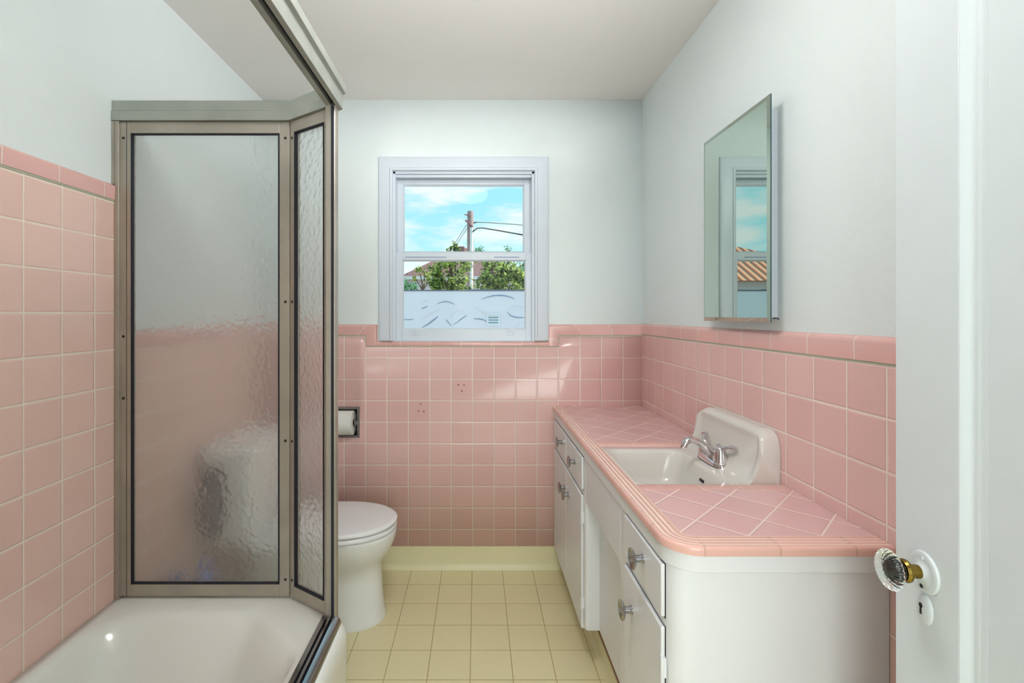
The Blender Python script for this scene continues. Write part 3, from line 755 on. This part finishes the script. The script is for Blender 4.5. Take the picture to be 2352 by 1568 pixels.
# fields: rear, near, and the narrow strip before the sink
fin = XE + 0.0485  # inner edge of the ribbed band
BW = 0.046
near = [(fin, SY0 - BW + 0.0005)] + [(fin, YE + RC)] + arc(XE + RC, YE + RC, RC - 0.0485, 180, 270, 6)[1:] + [(XI, YE + 0.0485), (XI, SY0 - BW + 0.0005)]
MB().poly(near, ZK - 0.024, ZK - 0.0004).build('tile_field', M['tile_counter'], ct)
MB().poly([(fin, YB - TT - 0.001), (fin, SY1 + BW - 0.0005), (XI, SY1 + BW - 0.0005), (XI, YB - TT - 0.001)], ZK - 0.024, ZK - 0.0004).build('tile_field', M['tile_counter'], ct)
bn = [(0, ZK), (BW - 0.012, ZK), (BW - 0.006, ZK - 0.0015), (BW - 0.002, ZK - 0.005), (BW, ZK - 0.010), (BW, ZK - 0.024), (0, ZK - 0.024)]
MB().sweep([(fin - 0.001, SY0 - BW), (XI, SY0 - BW)], bn, XYm).build('sink_edge_tile', M['bull'], ct)
MB().sweep([(XI, SY1 + BW), (fin - 0.001, SY1 + BW)], bn, XYm).build('sink_edge_tile', M['bull'], ct)
# white fascia board under the tile edge, with the wooden deck
fpath = [(XE + 0.005, YB - TT - 0.001), (XE + 0.005, YE + RC)] + arc(XE + RC, YE + RC, RC - 0.005, 180, 270, 12)[1:] + [(XI, YE + 0.005)]
MB().sweep(fpath, [(0, 0.7735), (0, ZK - 0.0195), (0.03, ZK - 0.0195), (0.03, 0.7735)], XYm).build('fascia', M['cab'], ct, bevel=0.001)

# ================================================================== sink
sk = empty('sink', (0.64, 1.557, 0.80)); tag(sk, 'bone porcelain sink with tall rounded backsplash set in the pink counter', 'sink')
ZS = 0.8195
def rr(x0, x1, y0, y1, z, r_): return [(x, y, z) for x, y in rpoly([(x0, y0), (x1, y0), (x1, y1), (x0, y1)], [r_] * 4, 8)]
bx0, bx1, by0, by1 = SX0 + 0.016, 0.712, SY0 + 0.017, SY1 - 0.034
RS = [rr(SX0 - 0.0, XI - 0.002, SY0 + 0.0005, SY1 - 0.0005, 0.700, 0.004), rr(SX0, XI - 0.002, SY0 + 0.0005, SY1 - 0.0005, ZS - 0.003, 0.004), rr(SX0 + 0.002, XI - 0.004, SY0 + 0.002, SY1 - 0.002, ZS, 0.005),
      rr(bx0, bx1, by0, by1, ZS, 0.045), rr(bx0 + 0.004, bx1 - 0.004, by0 + 0.004, by1 - 0.004, ZS - 0.002, 0.045), rr(bx0 + 0.009, bx1 - 0.010, by0 + 0.009, by1 - 0.009, ZS - 0.010, 0.045),
      rr(bx0 + 0.014, bx1 - 0.018, by0 + 0.014, by1 - 0.014, ZS - 0.040, 0.048), rr(bx0 + 0.022, bx1 - 0.028, by0 + 0.022, by1 - 0.022, ZS - 0.085, 0.052),
      rr(bx0 + 0.040, bx1 - 0.045, by0 + 0.040, by1 - 0.040, ZS - 0.112, 0.06), rr(bx0 + 0.075, bx1 - 0.080, by0 + 0.08, by1 - 0.08, ZS - 0.121, 0.05), rr(bx0 + 0.11, bx1 - 0.11, by0 + 0.155, by1 - 0.155, ZS - 0.124, 0.018)]
MB().rings(RS, cap0=False, cap1=True).build('basin', M['sink'], sk, sharp=65)
# backsplash: grid over (along the wall, up the sweep)
def bs_grid():
    NY, NT = 44, 26; y0, y1 = SY0 + 0.002, SY1 + 0.012; V = []
    prof = []    # (x, z-fraction) from the deck sweeping up to the top and back to the wall
    for k in range(NT + 1):
        t = k / NT
        if t < 0.8:
            q = t / 0.8; a = q * pi / 2
            x = 0.722 + (0.797 - 0.722) * (sin(a) ** 0.75 if q > 0 else 0); z = (1 - cos(a)) * 0.92
        else:
            q = (t - 0.8) / 0.2
            x = 0.797 + 0.004 * q + (XI - 0.801) * q; z = 0.92 + 0.08 * sin(min(1, q * 2.2) * pi / 2)
        prof.append((x, z))
    for i in range(NY + 1):
        y = y0 + (y1 - y0) * i / NY
        dn, df = y - y0, y1 - y
        rc = 0.05
        e_ = min(dn, df); g = 1.0 if e_ > rc else sqrt(max(0.0, 1 - (1 - e_ / rc) ** 2))
        top = 0.150 * (0.66 + 0.34 * g)
        rim = 1.0 / (1 + math.exp((e_ - 0.020) / 0.0035))            # raised border at both ends
        row = []
        for (x, zf) in prof:
            topr = 1.0 / (1 + math.exp((0.84 - zf) / 0.02)) * 0.35
            f = max(rim, topr * (1 if x < 0.80 else 0)) * min(1, zf * 4) * max(0, 1 - max(0, x - 0.797) / 0.02)
            row.append((x - 0.011 * f, y, ZS - 0.001 + top * zf))
        V.append(row)
    mb = MB(); n = NT + 1
    vs = [p for r_ in V for p in r_]; fs = [(i * n + k, i * n + k + 1, (i + 1) * n + k + 1, (i + 1) * n + k) for i in range(NY) for k in range(NT)]
    for row_i in (0, NY):
        b0 = len(vs); vs += [(XI, V[row_i][0][1], ZS - 0.02), (V[row_i][0][0], V[row_i][0][1], ZS - 0.02)]
        ring = [row_i * n + k for k in range(n)] + [b0, b0 + 1]; fs.append(tuple(ring))
    mb.add(vs, fs); return mb
bs_grid().build('backsplash', M['sink'], sk, sharp=60)
MB().lathe([(0.001, 0.0), (0.014, 0.0), (0.020, 0.002), (0.021, 0.0015), (0.021, -0.002)], (0.575, 1.556, ZS - 0.1235), (0, 0, 1), 24).build('drain', M['chrome'], sk)
ov = MB().obox((0.6935, 1.515), (0, 1), (1, 0), -0.013, 0.013, -0.0022, 0.002, 0.777, 0.785); ov.build('overflow_slot', M['dark'], sk, bevel=0.001)

# ================================================================== faucet
fc = empty('faucet', (0.765, 1.578, ZS)); tag(fc, 'chrome two-handle faucet on the sink deck', 'faucet')
FX, FY = 0.757, 1.578
def stad(hx, hy, z, n=40):
    out = []
    for k in range(n):
        a = 2 * pi * k / n; ca, sa = cos(a), sin(a)
        out.append((FX + hx * math.copysign(abs(ca) ** (2 / 2.6), ca), FY + hy * math.copysign(abs(sa) ** (2 / 2.6), sa), z))
    return out
MB().rings([stad(0.0275, 0.0795, ZS + 0.0002), stad(0.0275, 0.0795, ZS + 0.002)]).build('base_gasket', M['gasket'], fc)
MB().rings([stad(0.027, 0.079, ZS + 0.002), stad(0.0265, 0.078, ZS + 0.008), stad(0.023, 0.074, ZS + 0.016), stad(0.018, 0.068, ZS + 0.020), stad(0.004, 0.01, ZS + 0.021)]).build('base', M['chrome'], fc, sharp=60)
sp_pts = [(FX + 0.004, FY, ZS + 0.008), (FX - 0.004, FY, ZS + 0.030), (FX - 0.024, FY, ZS + 0.048), (FX - 0.046, FY, ZS + 0.064), (FX - 0.064, FY, ZS + 0.072), (FX - 0.079, FY, ZS + 0.070), (FX - 0.089, FY, ZS + 0.061), (FX - 0.093, FY, ZS + 0.050)]
MB().tube(sp_pts, [0.020, 0.019, 0.0155, 0.0125, 0.0115, 0.0120, 0.0122, 0.0108], 20, 0.85).build('spout', M['chrome'], fc, sharp=60)
MB().lathe([(0.0085, 0), (0.0085, 0.007), (0.006, 0.009)], (FX - 0.0935, FY, ZS + 0.052), (-0.25, 0, -1), 18).build('aerator', M['chrome'], fc)
MB().tube([(FX + 0.020, FY, ZS + 0.018), (FX + 0.020, FY, ZS + 0.048)], 0.0022, 8).lathe([(0.002, 0), (0.006, 0.004), (0.006, 0.010), (0.002, 0.013)], (FX + 0.020, FY, ZS + 0.046), n=14).build('lift_rod', M['chrome'], fc)
for sy in (-1, 1):
    hy = FY + sy * 0.051
    h = MB().lathe([(0.0215, 0.016), (0.0210, 0.022), (0.018, 0.040), (0.0145, 0.056), (0.0100, 0.063), (0.001, 0.065)], (FX, hy, ZS), n=26)
    ho = h.build('handle', M['chrome'], fc, sharp=60)
    pts_ = [(FX, hy, ZS + 0.052), (FX + 0.006, hy + sy * 0.012, ZS + 0.062), (FX + 0.012, hy + sy * 0.026, ZS + 0.068), (FX + 0.018, hy + sy * 0.040, ZS + 0.070), (FX + 0.022, hy + sy * 0.050, ZS + 0.071)]
    MB().tube(pts_, [0.011, 0.0095, 0.0075, 0.0105, 0.006], 14, 0.65).build('lever', M['chrome'], ho, sharp=60)

# ================================================================== medicine cabinet
mc = empty('medicine_cabinet', (XR, 1.535, 1.272)); tag(mc, 'mirrored medicine cabinet on the white wall above the sink', 'medicine cabinet')
XM = 0.803; my0, my1, mz0, mz1 = PX(0, 0) + 1.348, 1.742, 1.271, 1.899
MB().box(XM + 0.006, XR - 0.0003, my0 + 0.034, my1 - 0.02, mz0 + 0.010, mz1 - 0.030).build('cabinet_box', M['trim'], mc, bevel=0.001)
bv = 0.013
mm = MB(); o_ = [(my0, mz0), (my1, mz0), (my1, mz1), (my0, mz1)]; i_ = [(my0 + bv, mz0 + bv), (my1 - bv, mz0 + bv), (my1 - bv, mz1 - bv), (my0 + bv, mz1 - bv)]
vs = [(XM + 0.0022, a, b) for a, b in o_] + [(XM, a, b) for a, b in i_]
mm.add(vs, [(4, 5, 6, 7)] + [(k, (k + 1) % 4, 4 + (k + 1) % 4, 4 + k) for k in range(4)])
mo = mm.build('mirror_door', M['mirror'], mc, sharp=0.3)
for p_ in mo.data.polygons: p_.use_smooth = False
MB().box(XM + 0.0023, XM + 0.0058, my0, my1, mz0, mz1).build('mirror_edge', M['mirror_edge'], mc)
MB().tube([(XM + 0.012, my0 + 0.004, mz0 + 0.012), (XM + 0.012, my0 - 0.004, mz0 + 0.012), (XM + 0.020, my0 - 0.005, mz0 + 0.012), (XM + 0.022, my0 - 0.005, mz0 + 0.008)], 0.0016, 8).build('latch_hook', M['dark'], mc)

# ================================================================== entry door, standing open
dr = empty('door_1', (0.6817, 0.80, 0)); tag(dr, 'white panelled door with glass knob standing open at the right', 'door', kind='structure')
th = radians(9.0)
P0 = (0.6817, 0.800); dd = (-sin(th), -cos(th)); nn = (-cos(th), sin(th))      # nn: toward the room
DW, DH, TK = 0.765, 2.02, 0.035
def on(s_, o, z): return (P0[0] + dd[0] * s_ + nn[0] * o, P0[1] + dd[1] * s_ + nn[1] * o, z)
ST = 0.127
slab = MB()
slab.obox(P0, dd, nn, 0, ST, -TK, 0, 0.008, DH).obox(P0, dd, nn, DW - ST, DW, -TK, 0, 0.008, DH)
slab.obox(P0, dd, nn, ST, DW - ST, -TK, 0, 0.008, 0.24).obox(P0, dd, nn, ST, DW - ST, -TK, 0, DH - 0.13, DH)
slab.build('door_frame', M['door'], dr, bevel=0.0012)
MB().obox(P0, dd, nn, ST - 0.001, DW - ST + 0.001, -TK + 0.008, -0.014, 0.238, DH - 0.128).build('door_panel', M['door'], dr)
mo_ = MB().sweep([(ST, 0.24), (DW - ST, 0.24), (DW - ST, DH - 0.13), (ST, DH - 0.13)], [(0, -0.014), (0, 0.0), (0.003, -0.0025), (0.006, -0.0075), (0.010, -0.0105), (0.016, -0.0110), (0.018, -0.0125), (0.024, -0.0130), (0.028, -0.0140)], lambda a, b, h: on(a, h, b), closed=True)
mo_.build('panel_moulding', M['door'], dr, bevel=0.0006)
KS, KZ = 0.0637, 0.907
nv = (nn[0], nn[1], 0)
kb = MB().lathe([(0.0305, 0.0), (0.0305, 0.0008), (0.029, 0.003), (0.024, 0.0045), (0.022, 0.0040), (0.013, 0.0055), (0.009, 0.009), (0.001, 0.009)], on(KS, 0, KZ), nv, 40).build('rosette', M['door'], dr)
MB().lathe([(0.0028, 0), (0.002, 0.0012), (0.0001, 0.0014)], on(KS + 0.002, 0.0045, KZ + 0.021), nv, 12).build('rosette_screw', M['door'], kb)
MB().lathe([(0.0034, 0), (0.0022, 0.001), (0.0001, 0.0012)], on(KS + 0.0, 0.0045, KZ - 0.021), nv, 12).build('rosette_screw', M['dark'], kb)
MB().lathe([(0.0098, 0.004), (0.0098, 0.021), (0.012, 0.0215), (0.0165, 0.024), (0.0170, 0.027), (0.0150, 0.0305), (0.0125, 0.031)], on(KS, 0, KZ), nv, 28).build('brass_shank', M['brass'], dr)
kg = MB().lathe([(0.0005, 0.0310), (0.0120, 0.0312), (0.0140, 0.033), (0.0155, 0.037), (0.0215, 0.040), (0.0262, 0.0435), (0.0275, 0.0475), (0.0255, 0.0520), (0.0200, 0.0560), (0.0120, 0.0585), (0.0005, 0.0590)], on(KS, 0, KZ), nv, 96, flute=24, famp=0.085)
kg.build('glass_knob', M['glass'], dr, sharp=80)
MB().lathe([(0.0005, 0.0325), (0.0112, 0.0330), (0.0125, 0.036), (0.0090, 0.041), (0.0005, 0.0430)], on(KS, 0, KZ), nv, 24, flute=12, famp=0.18).build('knob_core', plain('dark_metal', srgb(70, 72, 70), 0.18, 0.9), dr, sharp=20)
ESZ = 0.8525
def oval(o, k, n=32):
    return [on(KS + 0.0025 + 0.0150 * k * cos(2 * pi * i / n), o, ESZ + 0.0225 * k * sin(2 * pi * i / n)) for i in range(n)]
es = MB().rings([oval(0.0, 1), oval(0.0012, 0.98), oval(0.003, 0.85), oval(0.0042, 0.6), oval(0.0045, 0.2)]).build('keyhole_cover', M['door'], dr)
ky_ = MB().lathe([(0.0037, 0), (0.0037, 0.0008)], on(KS - 0.0012, 0.0042, ESZ + 0.004), nv, 14)
ky_.add([on(KS - 0.0012 + a, o, ESZ + b) for o in (0.003, 0.0050) for a, b in ((-0.0016, 0.004), (0.0016, 0.004), (0.002, -0.009), (-0.002, -0.009))], [(3, 2, 1, 0), (4, 5, 6, 7), (0, 1, 5, 4), (1, 2, 6, 5), (2, 3, 7, 6), (3, 0, 4, 7)])
ky_.build('keyhole', M['dark'], es)

# ================================================================== ceiling lamp of the bathroom and doorway trim
LX, LY = -0.05, 1.05
lp = empty('ceiling_lamp', (LX, LY, ZC)); tag(lp, 'round opal glass ceiling lamp just above the camera view', 'ceiling lamp')
MB().lathe([(0.060, 0), (0.060, -0.012), (0.012, -0.018), (0.010, -0.060), (0.030, -0.066), (0.001, -0.068)], (LX, LY, ZC), n=32).build('lamp_base', M['chrome_worn'], lp)
MB().lathe([(0.04, -0.066), (0.145, -0.072), (0.146, -0.086), (0.135, -0.112), (0.10, -0.140), (0.05, -0.153), (0.001, -0.155)], (LX, LY, ZC), n=40).build('opal_bowl', M['opal'], lp)
dtm = MB().sweep([(DX0, 0), (DX0, DZ), (DX1, DZ), (DX1, 0)], [(-0.001, -0.121), (-0.001, 0.008), (0.0, 0.012), (0.06, 0.010), (0.062, 0.0), (0.0, 0.0), (0.0, -0.121)], lambda a, b, h: (a, YF + h, b)).build('trim_1', M['trim'])
tag(dtm, 'white door casing around the doorway', 'door casing', kind='structure')

# ================================================================== outdoors
GZ = -3.0
gr = MB().box(-40, 40, 3.2, 80, GZ - 0.2, GZ).build('ground', M['ground']); tag(gr, 'ground outside below the window', 'ground', kind='structure')
YW = 6.0
nw = empty('neighbour_wall', (0, YW, GZ)); tag(nw, 'white stucco wall with curved relief marks outside the window', 'wall')
zt_ = PZ(667, YW)
MB().box(-4.5, 5.0, YW, YW + 0.25, GZ, zt_).build('wall_body', M['stucco'], nw, bevel=0.01)
cap_ = MB(); xs = -4.5
while xs < 5.0:
    l_ = random.uniform(0.15, 0.6); cap_.box(xs, min(5.0, xs + l_), YW - 0.012, YW + 0.26, zt_ - 0.004, zt_ + random.uniform(0.004, 0.016)); xs += l_
cap_.build('ragged_cap', plain('old_flashing', srgb(110, 112, 128), 0.7), nw)
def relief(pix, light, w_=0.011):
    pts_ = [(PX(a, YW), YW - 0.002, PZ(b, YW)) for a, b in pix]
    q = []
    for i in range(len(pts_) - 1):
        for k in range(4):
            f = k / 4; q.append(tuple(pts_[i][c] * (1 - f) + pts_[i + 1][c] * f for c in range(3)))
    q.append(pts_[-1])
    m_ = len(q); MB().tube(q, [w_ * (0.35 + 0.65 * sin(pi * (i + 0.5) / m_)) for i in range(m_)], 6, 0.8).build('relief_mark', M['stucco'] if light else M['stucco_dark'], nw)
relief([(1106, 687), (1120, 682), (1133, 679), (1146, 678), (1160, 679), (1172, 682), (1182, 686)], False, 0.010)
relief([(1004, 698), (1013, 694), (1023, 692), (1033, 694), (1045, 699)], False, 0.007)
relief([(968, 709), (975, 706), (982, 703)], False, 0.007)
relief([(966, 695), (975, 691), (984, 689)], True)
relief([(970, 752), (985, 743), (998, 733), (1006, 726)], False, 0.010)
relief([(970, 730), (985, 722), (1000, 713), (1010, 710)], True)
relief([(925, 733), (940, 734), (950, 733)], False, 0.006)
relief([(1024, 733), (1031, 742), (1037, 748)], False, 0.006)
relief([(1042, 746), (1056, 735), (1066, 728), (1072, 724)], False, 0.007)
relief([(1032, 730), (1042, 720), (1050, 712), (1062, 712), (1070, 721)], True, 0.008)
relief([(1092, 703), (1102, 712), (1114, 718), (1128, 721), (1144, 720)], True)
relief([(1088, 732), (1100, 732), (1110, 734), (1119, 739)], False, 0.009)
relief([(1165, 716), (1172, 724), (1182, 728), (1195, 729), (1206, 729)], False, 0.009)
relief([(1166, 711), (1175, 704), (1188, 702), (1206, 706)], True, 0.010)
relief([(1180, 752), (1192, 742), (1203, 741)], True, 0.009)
vx0, vx1, vz0, vz1 = PX(1119, YW), PX(1147, YW), PZ(746, YW), PZ(722, YW)
vt = empty('wall_vent', ((vx0 + vx1) / 2, YW, vz0)); tag(vt, 'small white louvered vent on the stucco wall outside', 'vent')
k = 0.014
MB().sweep([(vx0, vz0), (vx0, vz1), (vx1, vz1), (vx1, vz0)], [(-k, 0), (-k, 0.02), (0.004, 0.024), (0.004, 0)], lambda a, b, h: (a, YW - h, b), closed=True).box(vx0 - 0.012, vx1 + 0.012, YW - 0.04, YW, vz1 + 0.003, vz1 + 0.012).build('frame', M['pipe'], vt)
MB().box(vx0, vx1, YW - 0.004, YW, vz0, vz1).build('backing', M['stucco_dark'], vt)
for i in range(4):
    z = vz0 + (vz1 - vz0) * (i + 0.5) / 4
    MB().add([(vx0 + k, YW - 0.020, z - 0.012), (vx1 - k, YW - 0.020, z - 0.012), (vx1 - k, YW - 0.005, z + 0.008), (vx0 + k, YW - 0.005, z + 0.008), (vx0 + k, YW - 0.017, z - 0.014), (vx1 - k, YW - 0.017, z - 0.014), (vx1 - k, YW - 0.002, z + 0.006), (vx0 + k, YW - 0.002, z + 0.006)],
             [(0, 1, 2, 3), (7, 6, 5, 4), (0, 4, 5, 1), (1, 5, 6, 2), (2, 6, 7, 3), (3, 7, 4, 0)]).build('louver', M['pipe'], vt)
# utility pole
YPo = 16.0
up = empty('utility_pole', (PX(1080, YPo), YPo, GZ)); tag(up, 'weathered wooden utility pole with white conduit beyond the wall', 'utility pole')
px_, pz_ = PX(1081, YPo), PZ(485, YPo)
MB().lathe([(0.125, GZ), (0.105, pz_ - 1.2), (0.10, pz_ - 0.04), (0.085, pz_)], (px_ - 0.01, YPo, 0), n=16).build('pole', M['pole'], up)
MB().tube([(px_ + 0.02, YPo - 0.13, GZ), (px_ + 0.02, YPo - 0.125, 1.5), (px_ + 0.03, YPo - 0.12, PZ(524, YPo))], 0.052, 10).build('conduit', M['pipe'], up)
MB().tube([(px_ - 0.02, YPo - 0.12, PZ(497, YPo)), (px_ - 0.2, YPo - 0.12, PZ(494, YPo))], 0.018, 6).tube([(px_ - 0.17, YPo - 0.1, PZ(507, YPo)), (px_ - 0.05, YPo - 0.13, PZ(514, YPo)), (px_ + 0.06, YPo - 0.12, PZ(523, YPo))], 0.03, 6).tube([(px_ - 0.1, YPo, PZ(515, YPo)), (px_ + 0.2, YPo, PZ(510, YPo))], 0.022, 6).build('bracket', plain('rusty_hardware', srgb(150, 96, 104), 0.6), up)
def wire(pix, r_, lab, yend=None):
    n_ = len(pix); pts_ = []
    for i, (a, b) in enumerate(pix):
        y = YPo - 0.22 + (0 if yend is None else (yend - YPo) * i / (n_ - 1)); pts_.append((PX(a, y), y, PZ(b, y)))
    o = MB().tube(pts_, r_, 6).build('overhead_wire', M['wire']); tag(o, lab, 'wire', 'wires on the utility pole'); return o
wire([(1089, 510), (1120, 511), (1150, 513), (1180, 515), (1230, 519), (1330, 524)], 0.012, 'thin overhead wire running right from the pole top', 18)
wire([(1088, 530), (1096, 524), (1108, 523), (1150, 530), (1205, 540), (1300, 556)], 0.026, 'thick black cable running right from the pole', 18)
wire([(1072, 516), (1058, 538), (1046, 557), (1030, 580)], 0.009, 'thin wire sloping down left from the pole bracket, upper one', 20)
wire([(1073, 524), (1062, 541), (1051, 558), (1037, 580)], 0.009, 'thin wire sloping down left from the pole bracket, lower one', 20)
# house with brown hip roof
YH = 27.0
hs = empty('house', (PX(1070, YH), YH, GZ)); tag(hs, 'white house with brown hip roof behind the trees', 'house')
hx0, hx1 = PX(934, YH), PX(1190, YH); ez = PZ(636, YH)
MB().box(hx0, hx1, YH, YH + 7, GZ, ez - 0.05).build('house_wall', M['stucco'], hs)
rx, rz_ = PX(1062, YH), PZ(566, YH)
ox0, ox1 = hx0 - 0.35, hx1 + 0.35
MB().add([(ox0, YH - 0.35, ez), (ox1, YH - 0.35, ez), (ox1, YH + 7.4, ez), (ox0, YH + 7.4, ez), (rx - 0.2, YH + 3.4, rz_ + 0.4), (rx + 0.2, YH + 3.6, rz_ + 0.4)], [(0, 1, 5, 4), (1, 2, 5), (2, 3, 4, 5), (3, 0, 4), (3, 2, 1, 0)]).build('roof', M['shingle'], hs)
MB().box(ox0 - 0.02, ox1 + 0.02, YH - 0.40, YH - 0.34, ez - 0.16, ez + 0.02).box(ox0 - 0.04, ox0, YH - 0.4, YH + 7.4, ez - 0.16, ez + 0.02).build('fascia', M['pipe'], hs)
MB().box(rx - 0.45, rx + 0.05, YH + 2.9, YH + 3.6, rz_ + 0.1, rz_ + 0.42).build('dormer', M['shingle'], hs, bevel=0.05)
# house with terracotta roof, seen in the mirror
YT = 15.0
rh = empty('house', (-8.2, YT, GZ)); tag(rh, 'white house with terracotta tile roof, reflected in the cabinet mirror', 'house')
MB().box(-10.5, -5.6, YT, YT + 5, GZ, 2.35).build('house_wall', M['stucco'], rh)
MB().add([(-10.9, YT - 0.4, 2.3), (-5.2, YT - 0.4, 2.3), (-5.2, YT + 5.4, 2.3), (-10.9, YT + 5.4, 2.3), (-7.1, YT + 2.2, 3.75), (-7.0, YT + 2.8, 3.75)], [(0, 1, 4), (1, 2, 5, 4), (2, 3, 5), (3, 0, 4, 5), (3, 2, 1, 0)]).build('roof', M['terra'], rh)

# trees: crown of individual leaves round a branching trunk
def tree(cx, cy, blobs, nleaf, mat, label, cat='tree', size=0.085):
    t = empty('tree', (cx, cy, GZ)); tag(t, label, cat, 'trees beyond the stucco wall')
    br = MB(); base = (cx, cy, GZ)
    fork = (cx + 0.05, cy, min(b_[2] for b_ in blobs) - 0.5)
    br.tube([base, (cx + 0.03, cy, (GZ + fork[2]) / 2), fork], [0.12, 0.09, 0.07], 8)
    for (bx, by, bz, br_) in blobs:
        br.tube([fork, ((fork[0] + bx) / 2 + 0.04, by, (fork[2] + bz) / 2), (bx, by, bz + br_ * 0.5)], [0.04, 0.025, 0.008], 6)
    br.build('trunk', M['bark'], t)
    mb = MB(); tot = sum(b_[3] ** 2 for b_ in blobs)
    for (bx, by, bz, br_) in blobs:
        for _ in range(int(nleaf * br_ ** 2 / tot)):
            v = Vector((random.gauss(0, 1), random.gauss(0, 1), random.gauss(0, 1))).normalized() * br_ * min(1.45, abs(random.gauss(0.72, 0.32)))
            if noise.noise(Vector((bx, by, bz)) * 3 + v * 4.5) < -0.05: continue
            c = Vector((bx, by, bz)) + v
            d_ = Vector((random.gauss(0, 1), random.gauss(0, 1), random.gauss(0, .6))).normalized()
            q_ = d_.cross(Vector((random.gauss(0, 1), random.gauss(0, 1), random.gauss(0, 1)))).normalized()
            l_ = size * random.uniform(0.7, 1.3); w2 = l_ * 0.33
            nrm = d_.cross(q_) * l_ * 0.12
            mb.add([c - d_ * l_ / 2, c + q_ * w2 + nrm, c + d_ * l_ / 2, c - q_ * w2 + nrm], [(0, 1, 2), (0, 2, 3)])
    o = mb.build('foliage', mat, t, sharp=180)
    return t
def B(px, py, y, rpx): return (PX(px, y), y, PZ(py, y), rpx * y / F)
Y1 = 13.0
tree(PX(1035, Y1), Y1, [B(1008, 620, Y1, 22), B(1035, 605, Y1, 20), B(1060, 612, Y1, 24), B(1030, 645, Y1, 26), B(1062, 650, Y1, 22), B(1000, 655, Y1, 18), B(1045, 572, Y1, 13), B(1028, 582, Y1, 9)], 4200, M['leaf'], 'bushy green tree left of the utility pole')
Y2 = 12.5
tree(PX(1150, Y2), Y2, [B(1130, 630, Y2, 28), B(1160, 618, Y2, 26), B(1185, 635, Y2, 26), B(1110, 650, Y2, 20), B(1150, 655, Y2, 26), B(1195, 655, Y2, 22), B(1120, 600, Y2, 15), B(1165, 588, Y2, 12)], 5600, M['leaf'], 'broad yellow-green tree right of the utility pole')
tree(PX(1200, 17), 17.0, [B(1205, 620, 17, 22), B(1222, 640, 17, 26), B(1168, 572, 17, 8), B(1100, 577, 17, 12)], 2200, M['leaf2'], 'bluish-green tree behind at the right window edge', size=0.07)
tree(PX(930, 15), 15.0, [B(925, 655, 15, 20), B(948, 662, 15, 14), B(900, 650, 15, 22)], 2000, M['leaf2'], 'low green tree at the left edge of the window view', size=0.06)
tree(PX(968, 20), 20.0, [B(962, 620, 20, 9), B(975, 628, 20, 11), B(983, 640, 20, 12), B(952, 640, 20, 7)], 900, M['leaf'], 'small tree in front of the brown roof', size=0.07)
